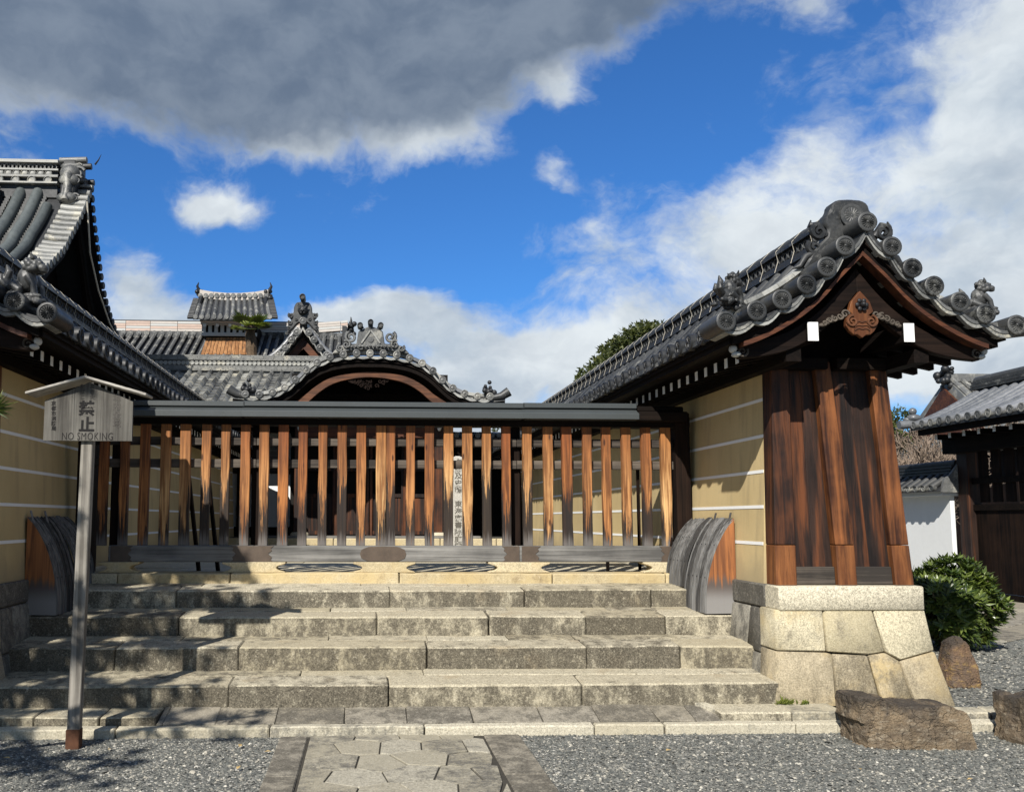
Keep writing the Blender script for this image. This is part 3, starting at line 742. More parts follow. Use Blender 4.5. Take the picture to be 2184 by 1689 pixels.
# ================================================================== SHARED TILE SHAPES
ROTX = Matrix.Rotation(rad(90), 3, 'X')     # local z -> -y
def roundel_mesh(name, r, L, mat, petals=16, n=20):
    """end tile: drum along +y with its crest disc facing -y"""
    m_ = MB()
    prof = [(r * .97, -L), (r * .97, -.03), (r, -.03), (r, 0), (r * .93, r * .05), (r * .76, r * .05), (r * .72, -r * .03)]
    m_.lathe(prof, (0, 0, 0), Matrix.Rotation(rad(90), 3, 'X'), n)
    for k in range(petals):
        a = 2 * math.pi * k / petals; c, s = math.cos(a), math.sin(a)
        pts = []
        for rr, ww, hh in ((.13, .018, 0), (.40, .072, 0), (.58, .103, 0), (.675, .05, 0)):
            pts.append((rr, ww))
        y0 = r * .035; y1 = -r * .05
        cc = lambda u, v_, y: (r * (u * c - v_ * s), y, r * (u * s + v_ * c))
        ring = [cc(u, -v_, y0) for u, v_ in pts] + [cc(u, v_, y0) for u, v_ in reversed(pts)]
        top = [cc(.20, 0, y1), cc(.56, 0, y1 - r * .07)]
        m_.add(ring + top, [(0, 1, 8), (1, 2, 9, 8), (2, 3, 9), (3, 4, 9), (4, 5, 9), (5, 6, 8, 9), (6, 7, 8), (7, 0, 8)])
    if petals: m_.ell((0, -r * .02, 0), (r * .12, r * .10, r * .12), 8, 5)
    return mesh_of(m_, name, mat, (0, 0, 0), smooth=40)[0]
def tomoe_mesh(name, r, L, mat, n=14):
    m_ = MB(); m_.lathe([(r * .95, -L), (r * .95, -.03), (r, -.03), (r, 0), (r * .9, r * .05), (r * .72, r * .05), (r * .68, -r * .12), (r * .45, -r * .12), (r * .3, 0), (r * .05, r * .03)], (0, 0, 0), ROTX, n)
    return mesh_of(m_, name, mat, (0, 0, 0), smooth=40)[0]
ME_kiku = roundel_mesh('crest_tile', .077, .36, M_tile)
ME_kiku_eave = roundel_mesh('crest_tile_eave', .074, .12, M_tile_dark, 16, 18)
ME_tomoe = tomoe_mesh('round_end_tile', .078, .22, M_tile_mid)

def jointed(path, step=.26, r=.07):
    """resample a path and return (points, radii) with a small lip at every tile joint"""
    pts = [Vector(p) for p in path]; L = [0]
    for a, b in zip(pts, pts[1:]): L.append(L[-1] + (b - a).length)
    def at(s):
        for i in range(len(pts) - 1):
            if s <= L[i + 1] + 1e-9: return pts[i].lerp(pts[i + 1], (s - L[i]) / max(L[i + 1] - L[i], 1e-9))
        return pts[-1]
    out = []; rr = []; n = max(2, round(L[-1] / step)); d = L[-1] / n
    for i in range(n):
        for u, k in ((0.0, 1.05), (.93, 1.0)):
            out.append(at((i + u) * d)); rr.append(r * k)
    out.append(at(L[-1])); rr.append(r)
    return out, rr

# roof lion, one fused body
def lion_mesh():
    m_ = MB(); E = m_.ell
    Rm = lambda a, ax_: Matrix.Rotation(rad(a), 3, ax_)
    E((0, 0, .15), (.075, .07, .10), 12, 9, Rm(-22, 'Y'))                  # chest and back
    E((-.075, 0, .075), (.075, .075, .07))                                  # haunch
    E((.055, 0, .265), (.068, .062, .058))                                  # head
    E((.115, 0, .245), (.042, .045, .034)); E((.125, 0, .222), (.03, .036, .014))   # muzzle, jaw
    for sy in (-1, 1):
        m_.tube([(.03, sy * .055, .17), (.085, sy * .06, .10), (.10, sy * .055, .01)], [.034, .027, .026], 8)
        E((.12, sy * .055, .015), (.04, .03, .02))
        m_.tube([(-.08, sy * .06, .09), (-.01, sy * .085, .05), (-.02, sy * .08, .005)], [.045, .03, .026], 8)
        m_.tube([(.05, sy * .045, .31), (.035, sy * .07, .355)], [.022, .004], 6)   # ears
        E((.10, sy * .03, .285), (.016, .014, .014)); E((.07, sy * .058, .235), (.026, .022, .03)); E((.03, sy * .06, .26), (.028, .022, .026)); E((.035, sy * .055, .225), (.026, .022, .026))
        E((.0, sy * .045, .285), (.026, .024, .024)); E((-.005, sy * .05, .24), (.026, .022, .026))
    E((.03, 0, .325), (.03, .026, .026)); E((-.01, 0, .30), (.03, .03, .026))
    m_.tube([(-.13, 0, .07), (-.175, 0, .14), (-.155, 0, .21), (-.185, 0, .265)], [.03, .04, .032, .006], 8)   # tail plume
    m_.tube([(-.14, .02, .08), (-.20, .03, .13), (-.205, .03, .19)], [.026, .03, .006], 7); m_.tube([(-.14, -.02, .08), (-.20, -.03, .13), (-.205, -.03, .19)], [.026, .03, .006], 7)
    q = random.Random(3)
    for i in range(34):                                                     # rocky, wave-carved seat
        E((q.uniform(-.19, .18), q.uniform(-.075, .075), q.uniform(-.045, .02)), (q.uniform(.025, .055), q.uniform(.022, .045), q.uniform(.018, .034)), 8, 6)
    me, _ = mesh_of(m_, 'roof_lion', M_tile, (0, 0, 0))
    o = bpy.data.objects.new('tmp', me); col.objects.link(o)
    md = o.modifiers.new('r', 'REMESH'); md.mode = 'VOXEL'; md.voxel_size = .0068
    dg = bpy.context.evaluated_depsgraph_get(); me2 = bpy.data.meshes.new_from_object(o.evaluated_get(dg))
    bpy.data.objects.remove(o); me2.name = 'roof_lion'
    me2.polygons.foreach_set('use_smooth', [True] * len(me2.polygons))
    if not me2.materials: me2.materials.append(M_tile)
    return me2
ME_lion = lion_mesh()

# ================================================================== THE TWO END WALLS
WX = 3.865; WY0, WY1 = 7.12, 20.2
PROF = smooth_tab([(0, 3.888), (.185, 3.704), (.338, 3.535), (.503, 3.398), (.70, 3.276), (.90, 3.184), (1.15, 3.112)], 36)
def zr(dx): return interp(PROF, abs(dx))

def build_wall():
    root = thing('roofed_wall', 'ochre plaster wall with five white lines, stone base and tiled gable, beside the clipped shrub', 'wall', (WX, WY0, 0), 'the two tile-roofed walls flanking the steps')
    A = lambda dx, y, z: (WX + dx, y, z)
    # ---- stone base
    core = MB(); core.hexa([A(-.66, 7.0, 0), A(.66, 7.0, 0), A(.66, WY1, 0), A(-.66, WY1, 0)], [A(-.56, 7.1, 1.05), A(.56, 7.1, 1.05), A(.56, WY1, 1.05), A(-.56, WY1, 1.05)])
    base = mk('stone_base', core, M_joint, root)
    yf = lambda z: 6.93 + (z - .17) * .125
    polys = [[(1657, 1300), (1762, 1300), (1765, 1391), (1655, 1388)], [(1762, 1300), (1868, 1300), (1890, 1391), (1852, 1397), (1765, 1391)], [(1868, 1300), (1981, 1300), (1996, 1388), (1920, 1409), (1890, 1391)],
             [(1655, 1388), (1765, 1391), (1777, 1394), (1780, 1506), (1647, 1506)], [(1777, 1394), (1852, 1397), (1876, 1506), (1780, 1506)], [(1852, 1397), (1890, 1391), (1920, 1409), (1945, 1506), (1876, 1506)], [(1920, 1409), (1996, 1388), (2034, 1506), (1945, 1506)]]
    for k_, pg in enumerate(polys):
        w3 = [P(x, y, Y=6.975) for x, y in pg]
        q = poly_inset([(p.x, p.z) for p in w3], .0045)
        pts = [(x, yf(z), z) for x, z in q]
        m_ = MB(); m_.prism(pts, (0, .28, 0)); mk('base_stone', m_, M_granite_base if k_ < 3 else M_granite_low, base, bevel=.010, smooth=45)
    hw = lambda z: .595 + (.9 - z) * .12
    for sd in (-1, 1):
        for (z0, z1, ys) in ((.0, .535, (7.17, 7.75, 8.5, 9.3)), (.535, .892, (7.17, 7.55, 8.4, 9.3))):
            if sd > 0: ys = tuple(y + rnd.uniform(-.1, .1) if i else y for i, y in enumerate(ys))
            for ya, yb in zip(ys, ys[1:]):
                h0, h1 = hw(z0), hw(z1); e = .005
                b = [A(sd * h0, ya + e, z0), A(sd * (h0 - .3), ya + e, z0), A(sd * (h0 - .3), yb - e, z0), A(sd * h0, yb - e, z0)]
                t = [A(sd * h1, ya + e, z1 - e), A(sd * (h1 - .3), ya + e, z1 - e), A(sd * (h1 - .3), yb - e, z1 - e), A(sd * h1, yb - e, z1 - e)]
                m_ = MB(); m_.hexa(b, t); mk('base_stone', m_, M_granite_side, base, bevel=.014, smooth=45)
    m_ = MB(); m_.box(WX - .592, WX + .592, 7.005, 7.26, .897, 1.088); mk('cap_stone', m_, M_granite_cap, base, bevel=.012, smooth=45)
    y = 7.266
    for L in (.83, 1.2, 1.25, 1.2, 1.3, 1.25, 1.2, 1.5, 1.2, 1.3, .6):
        for sd in (-1, 1):
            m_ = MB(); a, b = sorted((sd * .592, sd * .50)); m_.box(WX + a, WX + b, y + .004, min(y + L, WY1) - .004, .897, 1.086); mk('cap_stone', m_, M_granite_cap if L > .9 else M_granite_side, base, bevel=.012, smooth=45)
        y += L
    # ---- plaster body and its white lines
    hp = lambda z: .552 - (z - 1.09) * .043
    m_ = MB(); m_.hexa([A(-hp(1.05), 7.36, 1.05), A(hp(1.05), 7.36, 1.05), A(hp(1.05), WY1, 1.05), A(-hp(1.05), WY1, 1.05)], [A(-hp(3.0), 7.36, 3.0), A(hp(3.0), 7.36, 3.0), A(hp(3.0), WY1, 3.0), A(-hp(3.0), WY1, 3.0)])
    body = mk('plaster_wall', m_, M_plaster, root)
    for sd in (-1, 1):
        for z in (1.415, 1.722, 2.020, 2.320, 2.632):
            a, b = hp(z - .0135), hp(z + .0135)
            m_ = MB(); m_.hexa([A(sd * (a + .004), 7.37, z - .0135), A(sd * (a - .03), 7.37, z - .0135), A(sd * (a - .03), WY1, z - .0135), A(sd * (a + .004), WY1, z - .0135)], [A(sd * (b + .004), 7.37, z + .0135), A(sd * (b - .03), 7.37, z + .0135), A(sd * (b - .03), WY1, z + .0135), A(sd * (b + .004), WY1, z + .0135)])
            mk('white_line', m_, M_white, body)
    # ---- boarded end
    end = mk('end_frame', MB().hexa([A(-.5, 7.23, 1.09), A(.5, 7.23, 1.09), A(.5, 7.3, 1.09), A(-.5, 7.3, 1.09)], [A(-.45, 7.3, 2.95), A(.45, 7.3, 2.95), A(.45, 7.36, 2.95), A(-.45, 7.36, 2.95)]), M_wood_darkz, root)
    py = lambda z, k=0.0: 7.095 + (z - 1.09) * .06 + k
    hw2 = lambda z: .568 - (z - 1.09) * .043
    def slab(u0b, u1b, u0t, u1t, z0, z1, k, dep, name, mat, bev=.006):
        g = lambda u, z: u * hw2(z)
        q = MB(); q.hexa([A(g(u0b, z0), py(z0, k), z0), A(g(u1b, z0), py(z0, k), z0), A(g(u1b, z0), py(z0, k) + dep, z0), A(g(u0b, z0), py(z0, k) + dep, z0)],
                         [A(g(u0t, z1), py(z1, k), z1), A(g(u1t, z1), py(z1, k), z1), A(g(u1t, z1), py(z1, k) + dep, z1), A(g(u0t, z1), py(z1, k) + dep, z1)])
        return mk(name, q, mat, end, bevel=bev)
    zs_ = 1.41
    for (a0, a1) in ((-1, -.70), (-.10, .175), (.735, 1)):
        slab(a0, a1, a0, a1, 1.088, zs_ - .002, -.003, .18, 'post_foot', M_wood_new)
        lean = .0 if a0 < -.5 else (-.16 if a0 < .5 else -.03)
        slab(a0, a1, a0 + lean * .9 if a0 > -.9 else a0, a1 + lean * .9 if a0 < .7 else 1, zs_ + .001, 2.93, 0, .18, 'post', M_wood_red if a0 < -.5 else M_wood_mid)
    for (a0, a1, b0, b1) in ((-.705, -.40, -.72, -.45), (-.398, -.105, -.448, -.24), (.17, .45, .03, .38), (.452, .74, .382, .71)):
        slab(a0, a1, b0, b1, 1.20, 2.95, .065, .03, 'end_board', M_wood_brown, .003)
    for (a0, a1) in ((-.70, -.105), (.175, .735)):
        slab(a0, a1, a0, a1, 1.092, 1.235, .035, .06, 'bottom_rail', M_wood_rail)
    # ---- roof
    def band(lo, hi, xm, y0, y1, x0=0.0):
        """profile slab between zr-lo and zr-hi for |dx|<=xm, from y0 to y1, both slopes in one"""
        xs_ = [xm * i / 16 for i in range(-16, 17)]
        pg = [(WX + x, y0, zr(x) - hi) for x in xs_] + [(WX + x, y0, zr(x) - lo) for x in reversed(xs_)]
        return MB().prism(pg, (0, y1 - y0, 0))
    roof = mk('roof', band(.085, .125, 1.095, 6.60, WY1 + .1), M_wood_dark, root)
    mk('pan_tile_bed', band(.045, .08, 1.125, 6.57, WY1 + .1), M_tile_dark, roof)
    # verge tiles with their crests
    for dx in (0, .185, .338, .503, .70, .90):
        for sd in ((1,) if dx == 0 else (-1, 1)):
            place('crest_tile', ME_kiku, roof, (WX + sd * dx, 6.53, zr(dx) + (0.012 if dx else .02)))
    for sd in (-1, 1):
        place('crest_tile', ME_kiku, roof, (WX + sd * 1.14, 6.53, zr(1.15) + .0))
    # curved pan tiles hanging between the crests
    xsv = [0, .185, .338, .503, .70, .90, 1.14]
    for a, b in zip(xsv, xsv[1:]):
        for sd in (-1, 1):
            for k in range(2):
                pts = []
                for i in range(7):
                    u = i / 6; x = a + (b - a) * u; pts.append((WX + sd * x, zr(x) - .028 - k * .03 - .045 * math.sin(math.pi * u)))
                m_ = MB(); m_.prism([(x, 6.555 + k * .006, z) for x, z in pts] + [(x, 6.555 + k * .006, z - .026) for x, z in reversed(pts)], (0, .3, 0))
                mk('verge_pan_tile', m_, M_tile_pale if k else M_tile_mid, roof)
    # mortar and pale edge row along the verge
    for sd in (-1, 1):
        xs_ = [.08 + (.98 - .08) * i / 14 for i in range(15)]
        m_ = MB(); m_.sweep([(-.07, -.08), (.07, -.08), (.07, .05), (-.07, .05)], [(WX + sd * x, 6.90, zr(x) + .06) for x in xs_]); mk('verge_mortar', m_, M_mortar, roof)
        for a, b in zip(range(0, 14, 2), range(2, 15, 2)):
            seg = [(WX + sd * xs_[i], 6.90, zr(xs_[i]) + .128) for i in range(a, min(b, 14) + 1)]
            m_ = MB(); m_.sweep([(-.10, -.018), (.10, -.018), (.095, .02), (-.095, .02)], seg); mk('verge_edge_tile', m_, M_tile_pale, roof, bevel=.004)
    # rows of cover tiles down each slope, with eave crests
    xs_ = [.06 + (1.05 - .06) * i / 12 for i in range(13)]
    p0, r0 = jointed([(x, 0, zr(x) - .005) for x in xs_], .27, .066)
    ME_row = {}
    for sd in (-1, 1):
        m_ = MB(); m_.tube([(sd * p.x, p.y, p.z) for p in p0], r0, 10); ME_row[sd] = mesh_of(m_, 'cover_tile_row', M_tile, (0, 0, 0), smooth=50)[0]
    ny = int((WY1 - 7.03) / .245)
    for i in range(ny):
        y = 7.08 + i * .245
        for sd in (-1, 1):
            place('cover_tile_row', ME_row[sd], roof, (WX, y, 0))
            place('eave_end_tile', ME_kiku_eave, roof, (WX + sd * (1.135 + .012 * math.sin(i * 7)), y, zr(1.15) - .004 + .004 * math.sin(i * 5)), (0, rnd.uniform(0, .4), sd * rad(90) + rnd.uniform(-.06, .06)))
    for sd in (-1, 1):      # pan tile lips along the eave
        m_ = MB()
        for i in range(ny):
            y = 7.08 + (i + .5) * .245
            m_.box(WX + sd * 1.08 - .05, WX + sd * 1.08 + .05, y - .085, y + .085, zr(1.13) - .07, zr(1.13) - .035)
        mk('eave_pan_lip', m_, M_tile_mid, roof, kind='stuff')
        m_ = MB(); m_.box(WX + sd * 1.04 - .03, WX + sd * 1.04 + .03, 6.66, WY1, 2.96, 3.025); mk('eave_board', m_, M_wood_dark, roof)
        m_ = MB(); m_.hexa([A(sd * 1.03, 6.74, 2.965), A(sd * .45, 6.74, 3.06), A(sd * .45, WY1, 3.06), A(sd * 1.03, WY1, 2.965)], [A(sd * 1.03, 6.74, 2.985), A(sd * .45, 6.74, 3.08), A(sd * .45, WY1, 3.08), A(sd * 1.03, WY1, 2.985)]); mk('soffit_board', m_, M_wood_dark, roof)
        m_ = MB(); m_.box(WX + sd * .515 - .06, WX + sd * .515 + .06, 6.76, WY1, 2.85, 2.955); mk('wall_plate', m_, M_wood_dark, roof)
    # rafters with white-painted ends
    m_ = MB(); m_.hexa([(0, -.03, 0), (-.36, -.03, .075), (-.36, .03, .075), (0, .03, 0)], [(0, -.03, .085), (-.36, -.03, .16), (-.36, .03, .16), (0, .03, .085)]); MEr = mesh_of(m_, 'rafter', M_wood_darkx, (0, 0, 0))[0]
    m_ = MB(); m_.box(0, .004, -.0285, .0285, .003, .082); MEc = mesh_of(m_, 'rafter_end', M_white, (0, 0, 0))[0]
    for i in range(int((WY1 - 7.0) / .222)):
        y = 6.97 + i * .222
        for sd in (-1, 1):
            r_ = place('rafter', MEr, roof, (WX + sd * .875, y, 2.862), (0, 0, 0 if sd > 0 else math.pi))
            place('rafter_end', MEc, roof, (WX + sd * .877, y, 2.862), (0, 0, 0 if sd > 0 else math.pi))
    # gable woodwork
    mk('verge_board', band(.125, .185, 1.05, 6.63, 6.71), M_wood_dark, roof)
    mk('verge_fillet', band(.185, .222, .97, 6.62, 6.72), M_wood_redx, roof)
    BT = smooth_tab([(0, 3.600), (.155, 3.404), (.325, 3.238), (.54, 3.096), (.755, 3.020), (1.0, 2.975)], 24)
    for sd in (-1, 1):
        up = [(x, z) for x, z in BT]; lo = [(x, z - (.20 - .085 * x)) for x, z in BT]
        lo[-1] = (lo[-1][0] - .03, lo[-1][1] + .01)
        m_ = MB(); m_.prism([(WX + sd * x, 6.725, z) for x, z in up] + [(WX + sd * x, 6.725, z) for x, z in reversed(lo)], (0, .07, 0)); bb = mk('bargeboard', m_, M_wood_barge, root, bevel=.006)
        m_ = MB(); m_.scroll((WX + sd * .94, 6.72, 2.915), .045, 1.4, .010, sd, 0.5); mk('bargeboard_scroll', m_, M_wood_rail, bb, smooth=50)
        m_ = MB(); m_.ell((WX + sd * 1.005, 6.745, 2.94), (.028, .05, .035)); m_.ell((WX + sd * .98, 6.745, 2.895), (.035, .05, .022)); mk('bargeboard_tip', m_, M_cream, bb, smooth=60)
        m_ = MB(); m_.box(WX + sd * .385 - .043, WX + sd * .385 + .043, 6.70, 7.6, 3.0, 3.15); pu = mk('purlin', m_, M_wood_dark, root, bevel=.004)
        m_ = MB(); m_.box(WX + sd * .385 - .042, WX + sd * .385 + .042, 6.693, 6.698, 3.001, 3.149); mk('purlin_end', m_, M_white, pu)
        m_ = MB(); m_.box(WX + sd * .2 - .02, WX + sd * .2 + .02, 7.1, 7.3, 2.82, 2.95); m_ = MB()
        m_.box(WX + sd * .30 - .26, WX + sd * .30 + .26, 7.14, 7.3, 2.86, 2.95); mk('gable_tie', m_, M_wood_darkx, roof)
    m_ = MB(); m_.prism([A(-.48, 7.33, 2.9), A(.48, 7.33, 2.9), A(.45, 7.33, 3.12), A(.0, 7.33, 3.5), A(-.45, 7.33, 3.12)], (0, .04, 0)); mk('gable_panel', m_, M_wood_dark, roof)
    # pendant
    half = [(0, 3.40), (.075, 3.315), (.10, 3.235), (.06, 3.205), (.122, 3.185), (.126, 3.12), (.095, 3.075), (.065, 3.05), (.035, 3.052), (0, 3.025)]
    m_ = MB(); m_.prism([A(x, 6.68, z) for x, z in half] + [A(-x, 6.68, z) for x, z in reversed(half[1:-1])], (0, .04, 0)); pen = mk('gable_pendant', m_, M_wood_new, root, bevel=.004)
    for sd in (-1, 1):
        m_ = MB(); m_.scroll((WX + sd * .076, 6.675, 3.155), .048, 1.5, .014, -sd, 1.4); mk('pendant_curl', m_, M_wood_arch, pen, smooth=60)
        m_ = MB()
        for k in range(5):
            m_.scroll((WX + sd * (.125 + k * .042), 6.69, 3.215 - k * .018), .034 - k * .004, 1.3, .010, sd * (1 if k % 2 else -1), k * 1.1)
            m_.ell((WX + sd * (.14 + k * .042), 6.70, 3.20 - k * .018), (.026, .012, .016), 8, 5)
        mk('pendant_leaf_carving', m_, M_wood_rail, pen, smooth=60)
    m_ = MB()
    for k in range(6): m_.ell((WX + .036 * math.cos(k * math.pi / 3), 6.665, 3.285 + .036 * math.sin(k * math.pi / 3)), (.019, .012, .019), 8, 5)
    m_.ell((WX, 6.65, 3.285), (.02, .03, .02), 8, 6); mk('pendant_boss', m_, M_iron, pen, smooth=60)
    for k in range(3):
        m_ = MB()
        for sd in (-1, 1):
            m_.sweep([(-.004, -.004), (.004, -.004), (.004, .004), (-.004, .004)], [(WX + sd * x, 6.677, 3.15 - .028 * k + .02 * math.sin(x * 40) - x * .4) for x in (0, .02, .04, .06)])
        mk('pendant_rib', m_, M_wood_arch, pen)
    # ---- ridge
    ry0 = 6.88
    m_ = MB(); m_.box(WX - .105, WX + .105, ry0, WY1 + .1, 3.80, 3.93); rg = mk('ridge', m_, M_tile_dark, root)
    for z, hw_ in ((3.86, .125), (4.025, .118), (4.052, .108)):
        m_ = MB(); m_.box(WX - hw_, WX + hw_, ry0, WY1 + .1, z, z + .022); mk('ridge_course', m_, M_tile, rg)
    m_ = MB(); m_.box(WX - .085, WX + .085, ry0, WY1 + .1, 3.93, 4.024); mk('ridge_band', m_, M_tile_dark, rg)
    m_ = MB()
    for sd in (-1, 1):
        y = ry0 + .06
        while y < WY1:
            pts = [(WX + sd * .092, y + .040 * math.cos(a * math.pi / 4), 3.972 + .036 * math.sin(a * math.pi / 4)) for a in range(9)]
            m_.tube(pts, .0075, 4, caps=False); y += .094
    mk('ridge_ring_tiles', m_, M_tile, rg, smooth=60, kind='stuff')
    pts, rr = jointed([(WX, ry0, 4.095), (WX, WY1 + .1, 4.095)], .30, .062)
    m_ = MB(); m_.tube(pts, rr, 10); mk('ridge_cap_row', m_, M_tile, rg, smooth=50)
    m_ = MB()
    y = ry0 + .3
    while y < WY1:      # binding wires over the ridge
        for sd in (-1, 1):
            m_.tube([(WX, y, 4.162), (WX + sd * .05, y, 4.135), (WX + sd * .125, y + .01, 4.05), (WX + sd * .10, y + .02, 3.97), (WX + sd * .135, y + .02, 3.86)], .0028, 4, caps=False)
        y += .31
    mk('binding_wire', m_, M_mortar, rg, kind='stuff')
    # ---- ornament on the gable end of the ridge
    half = [(.0, 4.172), (.10, 4.166), (.150, 4.135), (.162, 4.075), (.205, 4.035), (.215, 3.955), (.185, 3.925), (.20, 3.86), (.26, 3.80), (.33, 3.72), (.40, 3.60), (.34, 3.585), (.20, 3.66), (.08, 3.80), (0, 3.84)]
    m_ = MB(); m_.prism([A(x, 6.76, z) for x, z in half] + [A(-x, 6.76, z) for x, z in reversed(half[1:-1])], (0, .13, 0)); orn = mk('ridge_end_ornament', m_, M_tile, root, bevel=.016, smooth=40)
    place('ornament_crest', ME_kiku, orn, (WX, 6.738, 4.03), None, (1.25, .3, 1.25))
    for sd in (-1, 1):
        m_ = MB(); m_.scroll((WX + sd * .265, 6.77, 3.90), .062, 1.5, .026, -sd, 1.2 if sd > 0 else 2.0); m_.scroll((WX + sd * .30, 6.78, 3.775), .058, 1.4, .024, -sd, .8 if sd > 0 else 2.3)
        m_.tube([A(sd * .20, 6.79, 3.87), A(sd * .27, 6.79, 3.965), A(sd * .33, 6.79, 3.96), A(sd * .315, 6.79, 4.0)], [.03, .034, .026, .006], 8)
        m_.tube([A(sd * .30, 6.79, 3.73), A(sd * .37, 6.79, 3.70), A(sd * .42, 6.79, 3.62), A(sd * .48, 6.79, 3.60)], [.03, .03, .022, .004], 8)
        mk('ornament_curl', m_, M_tile, orn, smooth=60)
    # ---- lions at the two lower corners
    place('roof_lion', ME_lion, roof, (WX - .99, 6.80, zr(.95) + .14), (0, rad(4), rad(30)), (.78, .78, .78))
    place('roof_lion', ME_lion, roof, (WX + 1.0, 6.74, zr(.97) + .10), (0, 0, rad(-18)), (.74, .74, .74))
    for sd in (1,):      # corner end tile pointing outwards
        m_ = MB(); m_.tube([A(sd * 1.02, 6.70, 3.10), A(sd * 1.16, 6.69, 3.105), A(sd * 1.31, 6.68, 3.13)], [.06, .07, .077], 14); ct = mk('corner_end_tile', m_, M_tile, roof, smooth=40)
    return root

wallR = build_wall()
LX = -3.485
wallL = copy_tree(wallR, loc=(LX, WY0, 0))
wallL['label'] = 'ochre plaster wall with five white lines, in shade behind the no smoking sign'
# the left wall's inner lion looks out over the steps
for o in wallL.children:
    if o.name.startswith('roof') and not o.name.startswith('roof_'):
        for q in list(o.children):
            if q.name.startswith('roof_lion') and q.location.x > 0: q.rotation_euler = (0, rad(4), rad(-8)); q.scale = (.98,) * 3; q.location.x -= .10
            if q.name.startswith('corner_end_tile'): bpy.data.objects.remove(q)

# ================================================================== THE PICKET FENCE
FY = 9.0
fence = thing('picket_fence', 'low-roofed timber fence of tall upright pickets above the steps', 'fence', (0.16, FY, 1.07))
def fx(x, y=1165, Y=FY - .05): return P(x, y, Y=Y).x
sill_l, sill_r = fx(232), fx(1442)
segs = [sill_l, fx(541), fx(1106), sill_r]
for a, b in zip(segs, segs[1:]):
    m_ = MB(); m_.box(a + .002, b - .002, FY - .075, FY + .085, 1.186, 1.346); mk('sill_beam', m_, M_wood_greyx, fence, bevel=.008)
# metal plates on the sill
def plate(cx_, w_, left=True, right=True, name='metal_plate'):
    def edge(s):
        return [(s * w_ / 2, 0), (s * (w_ / 2 - .03), .022), (s * (w_ / 2 - .018), .045), (s * (w_ / 2 - .055), .08), (s * (w_ / 2 - .018), .112), (s * (w_ / 2 - .03), .135), (s * w_ / 2, .156)]
    L_ = edge(-1) if left else [(-w_ / 2, 0), (-w_ / 2, .156)]; R__ = edge(1) if right else [(w_ / 2, 0), (w_ / 2, .156)]
    pg = L_ + R__[::-1]
    m_ = MB(); m_.prism([(cx_ + x, FY - .081, 1.188 + z) for x, z in pg], (0, .008, 0)); return mk(name, m_, M_bronze, fence)
plate(fx(517), .225, True, False); plate(fx(563), .20, False, True)
pg = []
for i in range(24):
    a = 2 * math.pi * i / 24; k = 1 + .09 * math.cos(4 * a); pg.append((.21 * abs(math.cos(a)) ** .45 * (1 if math.cos(a) > 0 else -1) * k, .078 + .074 * abs(math.sin(a)) ** .45 * (1 if math.sin(a) > 0 else -1)))
m_ = MB(); m_.prism([(fx(817) + x, FY - .081, 1.188 + z) for x, z in pg], (0, .008, 0)); mk('metal_plate', m_, M_bronze, fence)
plate(fx(1088), .175, True, False); plate(fx(1132), .19, False, True)
plate(fx(262), .22, False, True); plate(fx(1424), .19, True, False)
# foundation stones
def found(cx_, w_=.60):
    e = [(w_ / 2, 0), (w_ / 2 - .015, .012), (w_ / 2 - .07, .028), (w_ / 2 - .095, .050), (w_ / 2 - .075, .066), (w_ / 2 - .03, .080), (w_ / 2, .090), (w_ / 2, .108)]
    pg = [(x, z) for x, z in e] + [(-x, z) for x, z in reversed(e)]
    m_ = MB(); m_.prism([(cx_ + x, FY - .10, 1.083 + z * .96) for x, z in pg], (0, .20, 0)); mk('foundation_stone', m_, M_granite_plinth, fence, bevel=.006, smooth=40)
for x in (252, 541, 820, 1108, 1415): found(fx(x, 1210, FY - .1), .62 if 300 < x < 1300 else .40)
# pickets
px_list = [214, 259, 302, 347, 390, 434, 476, 519, 560, 601, 643, 686, 728, 769, 812, 833, 875, 916, 957, 998, 1040, 1082, 1127, 1172, 1213, 1256, 1298, 1341, 1384, 1426]
MEs = []
for k in range(5):
    m_ = MB(); wv = .047 + .003 * ((k * 7) % 3 - 1)
    rings = []
    q = random.Random(k)
    for i in range(6):
        z = 1.27 * i / 5; w0 = wv + q.uniform(-.0025, .0025); o = q.uniform(-.0025, .0025)
        rings.append([(-w0 + o, -.032, z), (w0 + o, -.032, z), (w0 + o, .032, z), (-w0 + o, .032, z)])
    for a, b in zip(rings, rings[1:]): pass
    vs = [p for r_ in rings for p in r_]; fs = [(0, 3, 2, 1), (20, 21, 22, 23)]
    for i in range(5):
        for j in range(4): fs.append((i * 4 + j, i * 4 + (j + 1) % 4, i * 4 + 4 + (j + 1) % 4, i * 4 + 4 + j))
    m_.add(vs, fs); MEs.append(mesh_of(m_, 'picket', M_slat, (0, 0, 0), bevel=.004)[0])
for i, x in enumerate(px_list):
    place('picket', MEs[(i * 3) % 5], fence, (fx(x), FY - .02 + rnd.uniform(-.003, .003), 1.344), (0, rnd.uniform(-.003, .003), 0))
# rails behind the pickets
for y_, s_ in ((943, .085), (990, .085)):
    z = P(800, y_, Y=FY + .035).z
    for a, b in ((fx(180), fx(541)), (fx(541) + .004, fx(822)), (fx(822) + .004, fx(1106)), (fx(1106) + .004, fx(1460))):
        m_ = MB(); m_.box(a, b, FY + .014, FY + .062, z - s_ / 2, z + s_ / 2); mk('rail', m_, M_wood_rail, fence, bevel=.005)
